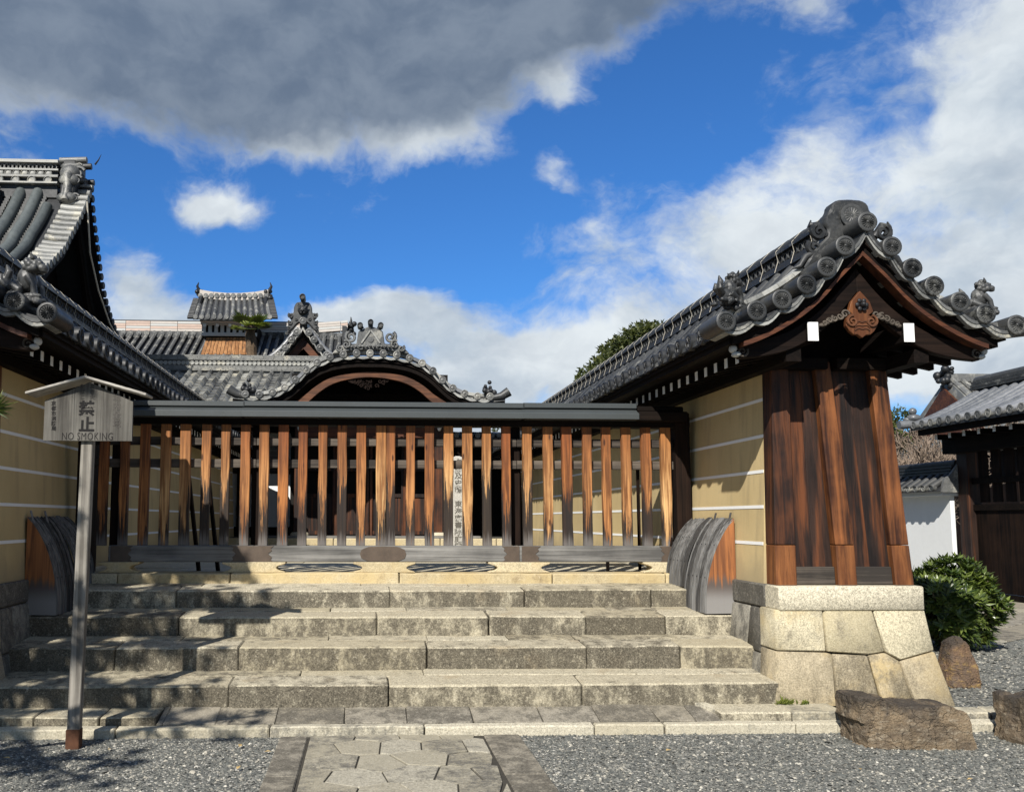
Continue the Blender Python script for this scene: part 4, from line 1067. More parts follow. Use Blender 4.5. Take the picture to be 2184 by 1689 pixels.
# posts, head beam, stay poles
for x, w_ in ((176, .15), (236, .10), (1461, .15)):
    m_ = MB(); cx_ = fx(x); m_.box(cx_ - w_ / 2, cx_ + w_ / 2, FY + (-.07 if w_ > .12 else .065), FY + .16, 1.0, 2.70); mk('post', m_, M_wood_darkz, fence, bevel=.006)
for x in (541, 822, 1106):
    m_ = MB(); cx_ = fx(x); m_.box(cx_ - .045, cx_ + .045, FY + .065, FY + .15, 1.346, 2.62); mk('post', m_, M_wood_darkz, fence, bevel=.006)
m_ = MB(); m_.box(fx(165), fx(1478), FY - .065, FY + .12, 2.548, 2.66); mk('head_beam', m_, M_wood_darkx, fence, bevel=.006)
for x in (398, 440, 545, 1106, 1290, 1360):
    a = P(x, 1010, Y=FY + .10); b = Vector((a.x + .10, FY + .42, .98))
    m_ = MB(); m_.beam((a.x, FY + .10, 2.2), b, .035, .03); mk('stay_pole', m_, M_wood_darkz, fence)
# little metal-clad roof
rx0, rx1 = -2.93, fx(1366, 870, 8.75)
cuts = [rx0, fx(519, 870, 8.75), fx(1124, 870, 8.75), rx1]
for i, (a, b) in enumerate(zip(cuts, cuts[1:])):
    d = .004 * i
    o = .03 if i < 2 else 0
    m_ = MB(); sec = [(FY - .205 - d, 2.612), (FY - .205 - d, 2.672), (FY - .02, 2.755 + d), (FY + .02, 2.755 + d), (FY + .205, 2.672), (FY + .205, 2.612)]
    m_.prism([(a - (.03 if i else 0), y, z) for y, z in sec], (b - a + (.03 if i else 0), 0, 0)); mk('roof_cladding', m_, M_copper, fence, bevel=.004)
    m_ = MB(); m_.box(a - (.02 if i else 0), b, FY - .135, FY + .135, 2.722 + d, 2.775 + d); mk('roof_cap', m_, M_copper, fence, bevel=.006)
m_ = MB(); m_.box(rx1 + .004, 3.25, FY - .19, FY + .19, 2.60, 2.70); mk('roof_end_beam', m_, M_wood_darkx, fence, bevel=.01)
m_ = MB(); m_.box(rx1 + .004, 3.22, FY - .15, FY + .15, 2.701, 2.755); mk('roof_end_board', m_, M_wood_darkx, fence, bevel=.01)

# ================================================================== CURVED GUARDS AT THE FOOT OF THE WALLS
def guard(sd, xw, label):
    """xw: wall face, sd: side the guard bulges to"""
    root = thing('curved_guard', label, 'guard', (xw, 8.35, .77), 'curved board guards at the wall feet')
    zt = 1.625
    def prof(zb):
        out = []
        for i in range(9):
            u = i / 8; a = u * math.pi / 2
            out.append((.015 + .275 * math.sin(a) ** .9, zb + (zt - zb) * math.cos(a) ** .75 if i < 8 else zb))
        return out
    def curve(zb):  # smooth bow: leaves the wall sloping, ends upright
        return [(.01 + .285 * (1 - (1 - u) ** 2.1), zt - (zt - zb) * (u ** 1.15)) for u in [i / 9 for i in range(10)]]
    y0, y1 = 7.90, 8.90; n = 10
    for i in range(n):
        a = y0 + (y1 - y0) * i / n; b = y0 + (y1 - y0) * (i + 1) / n; zb = .785 if i < 5 else .978
        pts = curve(zb); th_ = .012
        pg = [(xw + sd * x, z) for x, z in pts] + [(xw + sd * (x - th_ * .8), z - th_ * .5) for x, z in reversed(pts)]
        m_ = MB(); dz = rnd.uniform(-.012, .012); 
        m_.prism([(x, a + .003, z + (dz if k < 3 else 0)) for k, (x, z) in enumerate(pg)], (0, b - a - .006, 0)); mk('guard_slat', m_, M_wood_greyz, root, smooth=40)
        # thin batten over the joint
        m_ = MB(); m_.sweep([(-.006, -.003), (.006, -.003), (.006, .004), (-.006, .004)], [(xw + sd * (x + .004), b, z) for x, z in pts], up=(0, 1, 0)); mk('joint_batten', m_, M_wood_greyz, root)
        m_ = MB()
        for z_ in (3, 6): m_.ell((xw + sd * (pts[z_][0] + .002), (a + b) / 2, pts[z_][1]), .006, 6, 4)
        mk('nail', m_, M_iron, root)
    pts = curve(.785)
    m_ = MB(); m_.prism([(xw + sd * x, y0 + .004, z) for x, z in [(0.004, zt)] + [(x - .012, z - .004) for x, z in pts[1:]] + [(.004, .785)]], (0, .022, 0)); mk('guard_end_panel', m_, M_guard_end, root)
    for k, (yy, dx_) in enumerate(((7.93, .02), (8.28, .01))):      # two loose strips standing up at the top
        m_ = MB(); m_.beam((xw + sd * .05, yy, zt - .06), (xw + sd * (-.0 + dx_ * .3), yy + .04, zt + .05), .018, .006); mk('loose_strip', m_, M_wood_greyz, root)
    for yy, zb in ((8.93, .985), (8.42, .80)):
        m_ = MB(); m_.beam((xw + sd * .30, yy, zb), (xw + sd * .22, yy, zb + .45), .016, .014); mk('prop_stick', m_, M_wood_darkz, root)
guard(-1, WX - .552, 'curved grey board guard with orange end panel, in sun against the wall')
guard(1, LX + .552, 'curved dark board guard in shade behind the sign post')

# ================================================================== THE SIGN
_b = P(154, 1597, Z=GZ); SY = _b.y + .03; SX = _b.x; ST = P(186, 945, Y=SY - .03).x
sign = thing('notice_board', 'weathered wooden no smoking notice board on a tall grey post', 'sign', (SX, SY, GZ))
m_ = MB(); m_.hexa([(SX - .042, SY - .035, .10), (SX + .042, SY - .035, .10), (SX + .042, SY + .035, .10), (SX - .042, SY + .035, .10)], [(ST - .040, SY - .035, 2.30), (ST + .040, SY - .035, 2.30), (ST + .040, SY + .035, 2.30), (ST - .040, SY + .035, 2.30)]); mk('post', m_, M_wood_post, sign, bevel=.005)
m_ = MB(); m_.box(SX - .046, SX + .046, SY - .039, SY + .039, 0, GZ + .13); mk('post_socket', m_, M_rust, sign, bevel=.004)
bl, br = P(92, 940, Y=SY - .06), P(281, 940, Y=SY - .06)
bx0, bx1, bz0 = bl.x, br.x, (bl.z + br.z) / 2
bc = (bx0 + bx1) / 2; bw = bx1 - bx0
zap = P(187, 815, Y=SY - .06).z; zsh = P(187, 856, Y=SY - .06).z
yb_ = SY - .062
wid = bw / 3
pg = lambda x: zap - (zap - zsh) * abs(x - bc) / (bw / 2)
for k in range(3):
    a, b = bx0 + wid * k + .0004, bx0 + wid * (k + 1) - .0004
    top = [(b, pg(b))] + ([(bc, zap)] if k == 1 else []) + [(a, pg(a))]
    m_ = MB(); m_.prism([(a - .006 * (k == 0), yb_, bz0), (b + .0 * (k == 2), yb_, bz0)] and [(a, yb_, bz0), (b, yb_, bz0)] + [(x, yb_, z) for x, z in top], (0, .024, 0)); mk('board', m_, M_wood_sign, sign)
for x in (bx0 + .1, bx1 - .1):
    pass
apx = P(187, 806, Y=SY - .07); 
for sd, ex, ey in ((-1, 60, 838), (1, 317, 841)):
    e = P(ex, ey, Y=SY - .07)
    m_ = MB(); t = Vector((e.x - apx.x, 0, e.z - apx.z)).normalized(); n_ = Vector((-t.z, 0, t.x)) * (1 if sd < 0 else -1)
    if n_.z < 0: n_ = -n_
    q = [Vector((apx.x, 0, apx.z + .008)), Vector((e.x, 0, e.z)), Vector((e.x, 0, e.z)) - n_ * .018, Vector((apx.x, 0, apx.z - .010))]
    m_.prism([(v.x, SY - .135, v.z) for v in q], (0, .20, 0)); mk('roof_board', m_, M_wood_pale, sign, bevel=.003)

def text_mesh(body, size, mat, bold=0.0, spacing=1.0):
    cu = bpy.data.curves.new('lettering', 'FONT'); cu.body = body; cu.size = size; cu.align_x = 'CENTER'; cu.align_y = 'TOP'; cu.extrude = .0008; cu.offset = bold; cu.space_line = spacing; cu.space_character = 1.12; cu.resolution_u = 3
    o = bpy.data.objects.new('tmp', cu); col.objects.link(o)
    dg = bpy.context.evaluated_depsgraph_get(); me = bpy.data.meshes.new_from_object(o.evaluated_get(dg))
    bpy.data.objects.remove(o); me.materials.clear(); me.materials.append(mat); return me
def column(chars, px, py0, py1, mat, bold, parent, Y, k=1.0, name='lettering', wide=1.0):
    """a column of characters filling the photo rows py0..py1, centred on px"""
    a = P(px, py0, Y=Y); b = P(px, py1, Y=Y); h = (a.z - b.z) / len(chars)
    for i, ch in enumerate(chars):
        if ch == ' ': continue
        me = text_mesh(ch, h * 1.0 * k, mat, bold * h)
        zs_ = [v.co.y for v in me.vertices]; xs_ = [v.co.x for v in me.vertices]
        if not zs_: continue
        cz = (max(zs_) + min(zs_)) / 2; cx_ = (max(xs_) + min(xs_)) / 2
        for v in me.vertices: v.co.x = (v.co.x - cx_) * wide; v.co.y -= cz
        u = (i + .5) / len(chars)
        place(name, me, parent, (a.x + (b.x - a.x) * u, Y, a.z - h * (i + .5)), (rad(90), 0, 0))
YT = yb_ - .001
column('禁止', 185, 854, 921, M_ink, .035, sign, YT, 1.0)
column('たき火', 197, 818, 853, M_ink_faint, .02, sign, YT, .95)
column('たばこ', 176, 818, 853, M_ink_faint, .02, sign, YT, .95)
column('京都市消防局', 114.5, 855, 919, M_ink, .02, sign, YT, .98)
column('境内全域', 249, 838, 912, M_ink_red, .02, sign, YT, .95)
me = text_mesh('NO SMOKING', .062, M_ink, -.0004)
zs_ = [v.co.y for v in me.vertices]; xs_ = [v.co.x for v in me.vertices]
a, b = P(132, 938, Y=YT), P(241, 923, Y=YT); sx_ = (b.x - a.x) / (max(xs_) - min(xs_)); sz_ = (b.z - a.z) / (max(zs_) - min(zs_))
for v in me.vertices: v.co.x = (v.co.x - min(xs_)) * sx_; v.co.y = (v.co.y - min(zs_)) * sz_
place('lettering', me, sign, (a.x, YT, a.z), (rad(90), 0, 0))

# ================================================================== STONE PILLAR WITH CARVED NAME
SYY = 14.0
a, b = P(965.5, 1150, Y=SYY), P(988.5, 1150, Y=SYY); zt = P(977, 972, Y=SYY).z
stele = thing('stone_pillar', 'slim pale granite pillar with a carved column of writing behind the fence', 'stone pillar', ((a.x + b.x) / 2, SYY + .09, .985))
cx_ = (a.x + b.x) / 2; hw_ = (b.x - a.x) / 2
m_ = MB(); m_.hexa([(cx_ - hw_, SYY, .95), (cx_ + hw_, SYY, .95), (cx_ + hw_, SYY + 2 * hw_, .95), (cx_ - hw_, SYY + 2 * hw_, .95)], [(cx_ - hw_, SYY, zt - .03), (cx_ + hw_, SYY, zt - .03), (cx_ + hw_, SYY + 2 * hw_, zt - .03), (cx_ - hw_, SYY + 2 * hw_, zt - .03)])
m_.hexa([(cx_ - hw_, SYY, zt - .03), (cx_ + hw_, SYY, zt - .03), (cx_ + hw_, SYY + 2 * hw_, zt - .03), (cx_ - hw_, SYY + 2 * hw_, zt - .03)], [(cx_ - .03, SYY + hw_ - .03, zt), (cx_ + .03, SYY + hw_ - .03, zt), (cx_ + .03, SYY + hw_ + .03, zt), (cx_ - .03, SYY + hw_ + .03, zt)])
mk('shaft', m_, M_granite_stele, stele)
m_ = MB(); m_.box(cx_ - .22, cx_ + .22, SYY - .14, SYY + .30, .97, 1.06); mk('foot_stone', m_, M_granite_kerb, stele, bevel=.01)
M_carve = plain('carved_letter', (0.10, 0.092, 0.075), 0.9, 0.3, 40.0)
column('名勝及史蹟 東海庵書院庭園', 977.5, 978, 1172, M_carve, .018, stele, SYY - .001, .98, 'lettering', 1.15)

# ================================================================== ROCKS
def rock(name, label, pts_fn, loc, seed, mat, sub=5, rough=.06, group=None):
    from mathutils import noise
    bm = bmesh.new(); bmesh.ops.create_icosphere(bm, subdivisions=sub, radius=1.0)
    for v in bm.verts: v.co = pts_fn(v.co.normalized())
    off = Vector((seed * 3.1, seed * 1.7, seed))
    for v in bm.verts:
        n1 = noise.fractal(v.co * 3.0 + off, 1.0, 2.0, 5); n2 = noise.noise(v.co * 9 + off); c3 = noise.cell(v.co * 5.5 + off)
        rg_ = 1 - abs(noise.noise(v.co * Vector((4.5, 4.5, 8.0)) + off)) * 2; n4 = noise.fractal(v.co * 14 + off, 1.0, 2.0, 4)
        d = v.co.normalized(); v.co += d * (n1 * rough + n2 * rough * .3 + (c3 - .5) * rough * .5 + rg_ * rough * .35 + n4 * rough * .22)
    me = bpy.data.meshes.new(name); bm.to_mesh(me); bm.free(); me.materials.append(mat)
    me.polygons.foreach_set('use_smooth', [True] * len(me.polygons)); me.set_sharp_from_angle(angle=rad(28))
    o = place(name, me, None, loc); return tag(o, label, 'rock', group)
def boxy(sx, sy, sz, top=None, p=.42):
    def f(d):
        m = max(abs(d.x), abs(d.y), abs(d.z)); q = d.lerp(d / m, .80)
        x, y, z = q.x * sx, q.y * sy, q.z * sz
        if top: z = z * top(x / sx) if z > 0 else z
        return Vector((x, y, z))
    return f
def big(d):
    q = d.lerp(d / max(abs(d.x), abs(d.y), abs(d.z)), .86)
    x, y, z = q.x * .435, q.y * .20, q.z
    u = (q.x + 1) / 2
    zt_ = .385 - .11 * u + .02 * math.sin(u * 9); zb_ = -.06
    zz = zb_ + (zt_ - zb_) * (z + 1) / 2
    y -= (.03 if q.y < 0 else 0) * (1 - (z + 1) / 2) + .10 * (u - .5) * -1 * 0
    y += -.10 * u + .07
    x += .04 * (1 - (z + 1) / 2) - .02
    return Vector((x, y, zz))
a = P(1927, 1600, Z=GZ)
rock('garden_rock', 'broad brown boulder with a dark crust lying at the corner of the stone base', big, (P(1927, 1560, Y=a.y + .20).x + .01, a.y + .20, GZ), 4, M_rock, 6, .034).scale = (.88, .9, .9)
def upr(d):
    d = d.lerp(d / max(abs(d.x), abs(d.y), abs(d.z)), .42)
    t = min(1, (d.z + 1) / 2)
    return Vector((d.x * (.165 - .075 * t ** 1.6) - .02 * t, d.y * (.15 - .06 * t), -.07 + .50 * t))
a = P(2066, 1468, Z=.17); rock('garden_rock', 'upright ochre stone standing in gravel in front of the shrub', upr, (a.x, a.y + .12, .17), 9, M_rock2, 5, .026)
a = P(2195, 1590, Z=GZ); rock('garden_rock', 'brown boulder beside the kerb, apart from the stone base', boxy(.19, .20, .34), (a.x + .14, a.y + .12, GZ), 15, M_rock, 5, .036)

# ================================================================== PLANTS
def leaf_mesh(name, leaves, mat):
    """leaves: list of (base point, direction, width vector, length, width, tone); each a folded blade of 4 triangles"""
    vs = []; fs = []; tn = []
    for (p, d, wv, L, W, tone) in leaves:
        n_ = d.cross(wv).normalized(); o = len(vs)
        vs += [p, p + d * L * .42 + wv * W * .5 + n_ * W * .16, p + d * L - n_ * L * .10, p + d * L * .42 - wv * W * .5 + n_ * W * .16, p + d * L * .45]
        fs += [(o, o + 1, o + 4), (o + 1, o + 2, o + 4), (o + 2, o + 3, o + 4), (o + 3, o, o + 4)]; tn += [tone] * 5
    me = bpy.data.meshes.new(name); me.from_pydata([tuple(v) for v in vs], [], fs); me.update()
    at = me.attributes.new('tone', 'FLOAT', 'POINT'); at.data.foreach_set('value', tn)
    me.materials.append(mat); return me
def rdir(q, up=0.0):
    while True:
        v = Vector((q.uniform(-1, 1), q.uniform(-1, 1), q.uniform(-1, 1)))
        if .05 < v.length < 1: break
    v.normalize(); v.z += up; return v.normalized()

# clipped shrub
a = P(2050, 1400, Z=.15); SH = Vector((a.x + .17, a.y + .42, .15))
shrub = thing('clipped_shrub', 'dense evergreen shrub clipped round, with glossy leaves, next to the stone base', 'shrub', SH)
q = random.Random(21); lv = []; st = MB()
for i in range(900):
    d = rdir(q); d.z = -abs(d.z) * .9 if q.random() < .38 else abs(d.z)
    d.normalize(); rr = q.uniform(.62, 1.0) ** .4
    lump = 1 + .16 * math.sin(d.x * 5 + 1) * math.cos(d.y * 4 + .5) + .10 * math.sin(d.z * 8 + d.x * 3) + (q.uniform(0, .16) if q.random() < .12 else 0)
    p = SH + Vector((d.x * .53 * rr * lump, d.y * .48 * rr * lump, .52 + d.z * (.44 if d.z > 0 else .46) * rr * lump))
    ax_ = (d + Vector((0, 0, .75)) + rdir(q) * .35).normalized()
    tone0 = q.random() ** 1.6
    for k in range(q.randint(7, 10)):
        ang = k * 2.4 + q.uniform(-.3, .3); s1 = ax_.cross(Vector((.3, .8, .2))).normalized(); s2 = ax_.cross(s1)
        rd = s1 * math.cos(ang) + s2 * math.sin(ang); dd = (rd * .9 + ax_ * q.uniform(.1, .7)).normalized(); wv = dd.cross(ax_).normalized()
        lv.append((p, dd, wv, q.uniform(.075, .125), q.uniform(.028, .044), min(1, max(0, tone0 * .7 + q.uniform(-.1, .3)))))
    if i % 12 == 0: st.tube([SH + Vector((d.x * .05, d.y * .05, 0)), SH.lerp(p, .55) + Vector((0, 0, .05)), p], [.012, .008, .004], 5)
place('foliage', leaf_mesh('foliage', lv, M_leaf_shrub), shrub, (0, 0, 0), kind='stuff').location = -SH
mk('stem', st, M_bark, shrub, fix=False, kind='stuff')

# small ferns in the joint at the foot of the base
for i, (x, y, n_, lab) in enumerate(((1672, 1503, 60, 'larger tuft of moss and fern at the foot of the stone base'), (1712, 1503, 26, 'smaller tuft of moss at the foot of the stone base'))):
    a = P(x, y, Y=6.925); a.z = .192; q = random.Random(i); lv = []
    for k in range(n_):
        d = rdir(q, .8); d.y = -abs(d.y); wv = d.cross(Vector((0, 1, .1))).normalized()
        lv.append((a + Vector((q.uniform(-.05, .05), q.uniform(-.02, .0), q.uniform(0, .015))), d, wv, q.uniform(.03, .08 if i == 0 else .045), q.uniform(.008, .016), q.random()))
    o = place('moss_tuft', leaf_mesh('moss_tuft', lv, M_leaf_moss), None, (0, 0, 0)); tag(o, lab, 'moss')

# fallen leaves on the gravel
q = random.Random(77); ME_fl = leaf_mesh('fallen_leaf', [(Vector((0, 0, 0)), Vector((1, 0, .15)).normalized(), Vector((0, 1, .1)).normalized(), .045, .026, .9)], plain('dry_leaf', (0.42, 0.30, 0.13), .7, .2))
for i, (x, y) in enumerate(((510, 1592), (579, 1602), (22, 1616), (230, 1598), (1835, 1640), (2075, 1660), (505, 1640), (1420, 1600))):
    a = P(x, y, Z=GZ + 0.018); o = place('fallen_leaf', ME_fl, None, a, (q.uniform(-.2, .2), q.uniform(-.2, .2), q.uniform(0, 6)), (1 + q.uniform(-.2, .3),) * 3)
    tag(o, 'dry yellow fallen leaf lying on the gravel', 'leaf', 'fallen leaves on the gravel')

# ================================================================== PORCH WITH THE CURVED GABLE
KY = 18.0; KU = KY / FPX
K0 = P(789.3, 754.5, Y=KY)
porch = thing('curved_gable_porch', 'temple entrance porch under a curved bow-shaped tiled gable', 'porch', (K0.x, 19.5, .985))
KT = [(0, 0), (29, 0), (58, -3.2), (86, -9.2), (113, -20.5), (136, -37.0), (157, -57.0), (179, -74.0), (205, -86.0), (233, -91.5), (260, -92.0), (300, -88)]
KS = [(x * KU, y * KU) for x, y in smooth_tab(KT, 44)]
kz = lambda dx: K0.z + interp(KS, abs(dx))
KW = 2.78
def kband(lo, hi, xm, y0, y1):
    xs_ = [xm * i / 40 for i in range(-40, 41)]
    return MB().prism([(K0.x + x, y0, kz(x) - hi) for x in xs_] + [(K0.x + x, y0, kz(x) - lo) for x in reversed(xs_)], (0, y1 - y0, 0))
kroof = mk('roof', kband(.10, .16, KW, KY + .06, 22.0), M_wood_dark, porch)
mk('pan_tile_bed', kband(.05, .10, KW, KY + .03, 22.0), M_tile_mid, kroof)
for px in (-265.9, -236.7, -208.3, -182.3, -159.8, -136.7, -113.9, -86.3, -57.7, -29.3, 0, 28.7, 57.7, 85.7, 112.5, 135.7, 156.7, 179, 204.7, 232.5, 260):
    x = px * KU; place('round_end_tile', ME_tomoe, kroof, (K0.x + x, KY - .02, kz(x) + .01))
kx = [px * KU for px in (-265.9, -236.7, -208.3, -182.3, -159.8, -136.7, -113.9, -86.3, -57.7, -29.3, 0, 28.7, 57.7, 85.7, 112.5, 135.7, 156.7, 179, 204.7, 232.5, 260)]
for a, b in zip(kx, kx[1:]):
    pts = [(K0.x + a + (b - a) * i / 5, kz(a + (b - a) * i / 5) - .03 - .035 * math.sin(math.pi * i / 5)) for i in range(6)]
    m_ = MB(); m_.prism([(x, KY + .0, z) for x, z in pts] + [(x, KY, z - .05) for x, z in reversed(pts)], (0, .25, 0)); mk('verge_pan_tile', m_, M_tile_pale, kroof)
xs_ = [-2.45 + 4.9 * i / 36 for i in range(37)]
for i in range(0, 36, 2):
    seg = [(K0.x + x, KY + .28, kz(x) + .075) for x in xs_[i:i + 3]]
    m_ = MB(); m_.sweep([(-.09, -.05), (.09, -.05), (.085, .025), (-.085, .025)], seg, up=(0, 0, 1)); mk('verge_edge_tile', m_, M_tile_pale if i % 6 else M_tile_silver, kroof, bevel=.008)
for j in range(11):
    y = KY + .62 + j * .29
    for sd in (-1, 1):
        pts, rr = jointed([(K0.x + sd * x, y, kz(x) - .0) for x in [2.62 * i / 20 for i in range(21)]], .27, .065)
        m_ = MB(); m_.tube(pts, rr, 8); mk('cover_tile_row', m_, M_tile_mid, kroof, smooth=50)
for sd in (-1, 1):      # back edge roll with its upturned tip, corner tiles and corner finials
    pts = [(K0.x + sd * x, KY + 3.6, kz(x) + .10) for x in [.2 + 2.3 * i / 16 for i in range(17)]]
    m_ = MB(); m_.tube(pts, .075, 8); mk('back_edge_row', m_, M_tile_pale, kroof, smooth=50)
    m_ = MB(); m_.tube([(K0.x + sd * 2.50, KY + .05, kz(2.5) - .02), (K0.x + sd * 2.70, KY + .05, kz(2.7) + .0), (K0.x + sd * 2.86, KY + .03, kz(2.7) + .10)], [.06, .085, .10], 12); mk('corner_end_tile', m_, M_tile, kroof, smooth=50)
    m_ = MB(); cx_ = K0.x + sd * 2.47; cz_ = kz(2.47) + .08
    q = random.Random(8)
    for k in range(16): m_.ell((cx_ + q.uniform(-.11, .11), KY + .12 + q.uniform(-.06, .06), cz_ + q.uniform(0, .16)), q.uniform(.03, .06), 7, 5)
    m_.ell((cx_, KY + .12, cz_ + .24), .045, 8, 6); mk('corner_finial', m_, M_tile_dark, kroof, smooth=60)
# woodwork of the gable
mk('verge_board', kband(.16, .26, KW - .12, KY + .10, KY + .2), M_wood_dark, kroof)
AR = smooth_tab([(627, 864), (650, 843), (676, 822), (705, 806), (740, 797), (789, 793), (838, 797), (873, 806), (902, 822), (928, 843), (965, 866)], 40)
up_ = [P(x, y, Y=KY + .22) for x, y in AR]
lo_ = []
for i, (x, y) in enumerate(AR):
    u = abs(x - 789) / 170; lo_.append(P(x + (789 - x) * .055, y + 11 + 3 * u, Y=KY + .22))
m_ = MB()
for i in range(len(up_) - 1):
    m_.hexa([lo_[i], lo_[i + 1], lo_[i + 1] + V(0, .12, 0), lo_[i] + V(0, .12, 0)], [up_[i], up_[i + 1], up_[i + 1] + V(0, .12, 0), up_[i] + V(0, .12, 0)])
mk('bow_bargeboard', m_, M_wood_arch, porch)
m_ = MB(); q = random.Random(4); a = P(787, 815, Y=KY + .28)
for k in range(46):
    u = q.uniform(-1, 1); m_.scroll((a.x + u * .40, a.y + q.uniform(-.02, .03), a.z + .04 - (1 - abs(u)) * q.uniform(0, .20)), q.uniform(.03, .055), 1.2, .014, 1 if k % 2 else -1, q.uniform(0, 6))
mk('pendant_carving', m_, M_wood_barge, porch, smooth=60)
# crest ornament over the gable
def pp(pts, Y, dep, c=None):
    m_ = MB(); m_.prism([P(x, y, Y=Y) for x, y in pts], (0, dep, 0)); return m_
half = [(0, 696), (9, 698), (26, 706), (28, 718), (30, 733), (42, 733), (46, 723), (44, 716), (50, 714), (56, 722), (54, 733), (66, 738), (78, 748), (84, 756), (60, 752), (30, 746), (0, 746)]
o_ = pp([(790.5 + x, y) for x, y in half] + [(790.5 - x, y) for x, y in reversed(half[1:-1])], KY + .10, .22); orn = mk('crest_ornament', o_, M_tile_mid, porch, bevel=.02, smooth=40)
for x, y in ((790.5, 686.5), (768, 693), (812, 693)):
    a = P(x, y, Y=KY + .02); m_ = MB(); m_.lathe([(.055, -.25), (.06, 0), (.045, .01), (.04, -.01)], a, ROTX, 12); t_ = mk('ornament_tile', m_, M_tile, orn, smooth=40)
    b = P(790.5 + (x - 790.5) * .8, 702, Y=KY + .14); m_ = MB(); m_.tube([a + V(0, .1, 0), b], .05, 8); mk('ornament_tile_stem', m_, M_tile_dark, orn, smooth=50)
for sd in (-1, 1):
    m_ = MB()
    for (dx, y, r_, s_) in ((42, 719, .12, 1), (52, 735, .09, -1), (66, 743, .07, 1), (20, 741, .05, 1)):
        a = P(790.5 + sd * dx, y, Y=KY + .08); m_.scroll((a.x, a.y, a.z), r_, 1.5, r_ * .30, -sd * s_, 1.0 if sd > 0 else 2.1)
    for k in range(7):
        a = P(790.5 + sd * k * 8, 739 + .02 * k * k, Y=KY + .06); m_.ell(a, (.035, .03, .022), 8, 5)
    mk('ornament_curl', m_, M_tile_mid, orn, smooth=60)
    a0, a1 = P(790.5, 704, Y=KY + .09), P(790.5 + sd * 20, 732, Y=KY + .09); m_ = MB(); m_.beam(a0, a1, .03, .03, (0, 1, 0)); mk('ornament_rafter', m_, M_tile_pale, orn)
place('ornament_crest', ME_tomoe, orn, P(790.5, 724, Y=KY + .085), None, (.75, .2, .75))
# columns, beams, doors
for x in (639, 937.5):
    a = P(x, 1135, Y=19.5); m_ = MB(); m_.box(a.x - .125, a.x + .125, 19.38, 19.63, 1.30, 4.3); mk('column', m_, M_wood_red, porch, bevel=.012)
    m_ = MB(); m_.lathe([(.20, 0), (.215, .05), (.19, .10), (.165, .12)], (a.x, 19.5, 1.205), None, 14); mk('column_base', m_, M_granite_cap, porch, smooth=50)
    for sd in (-1, 1):
        m_ = MB(); m_.ell((a.x + sd * .02, 19.30, P(x, 908, Y=19.3).z), (.055, .12, .12), 8, 6); mk('beam_nose', m_, M_white, porch, smooth=60); break
xl, xr = P(639, 1000, Y=19.5).x, P(937.5, 1000, Y=19.5).x
z0 = P(789, 934, Y=19.5).z; m_ = MB(); m_.box(xl + .13, xr - .13, 19.42, 19.58, z0, z0 + .24); mk('tie_beam', m_, M_wood_redx, porch, bevel=.01)
m_ = MB(); m_.box(xl - 1.2, xr + 1.2, 19.44, 19.56, 3.98, 4.35); mk('lintel', m_, M_wood_dark, porch)
m_ = MB(); m_.box(xl - 1.6, xr + 1.6, 18.55, 23.0, .98, 1.205); pf = mk('platform', m_, M_joint, porch)
x = xl - 1.6
while x < xr + 1.6:
    L = rnd.uniform(.8, 1.3); m_ = MB(); m_.box(x + .006, min(x + L, xr + 1.6) - .006, 18.53, 18.9, .96, 1.21); mk('platform_stone', m_, M_granite_plinth, pf, bevel=.014); x += L
m_ = MB(); m_.box(xl - .8, xr + .8, 18.75, 19.1, 1.211, 1.26); mk('floor_board', m_, M_wood_greyx, porch)
for sd in (-1, 1):
    for k in range(2):
        cx_ = (xl + xr) / 2 + sd * (.40 + k * .78); 
        m_ = MB(); m_.box(cx_ - .37, cx_ + .37, 20.6, 20.64, 1.26, 2.15); d_ = mk('door_panel', m_, M_wood_brown, porch)
        for e in (-1, 1):
            m_ = MB(); m_.box(cx_ + e * .36 - .03, cx_ + e * .36 + .03, 20.55, 20.66, 1.22, 3.4); mk('door_stile', m_, M_wood_red, porch, bevel=.005)
        for z in (1.30, 2.15, 2.75): 
            m_ = MB(); m_.box(cx_ - .33, cx_ + .33, 20.57, 20.65, z - .04, z + .04); mk('door_rail', m_, M_wood_brown, porch)
m_ = MB(); m_.box(xl - .3, xr + .3, 20.75, 20.85, 1.2, 5.0); mk('inner_wall', m_, M_black, porch)  # black sheet behind the doors, interior shade given by its colour

# ================================================================== HALL BEHIND THE PORCH
hall = thing('entrance_hall', 'low temple hall with a wavy pantile roof and banded ridge, joined to the porch', 'building', (-3.5, 22.5, .985))
HX0, HX1 = -8.6, .72
RZ = P(500, 793, Y=23.9).z; SL = .435
hz = lambda y: RZ - (23.9 - y) * SL
m_ = MB(); m_.prism([(HX0, 19.9, hz(19.9) - .16), (HX0, 23.95, RZ - .10), (HX0, 28.2, hz(19.9) - .16)], (HX1 - HX0, 0, 0)); mk('roof_deck', m_, M_wood_dark, hall)
def wave(u):     # pantile section over one tile width, u in 0..1
    return .056 * math.cos(2 * math.pi * (u - .78)) + .020 * math.cos(4 * math.pi * (u - .78))
TW, TL = .272, .275
rows = []
for v_, dz in ((-.55, -.012), (.5, .024)):
    rows.append([((u - .5) * TW * 1.03, v_ * TL, wave(u) - dz * -1 * 0 + (.0 if v_ > 0 else .028)) for u in [i / 9 for i in range(10)]])
m_ = MB(); m_.grid(rows); lip = [[(x, y, z) for x, y, z in rows[0]], [(x, y, z - .042) for x, y, z in rows[0]]]; m_.grid(lip)
ME_pan = mesh_of(m_, 'pantile', M_tile_pale, (0, 0, 0), smooth=55, fix=False)[0]
ME_pan2 = ME_pan.copy(); ME_pan2.materials.clear(); ME_pan2.materials.append(M_tile_mid)
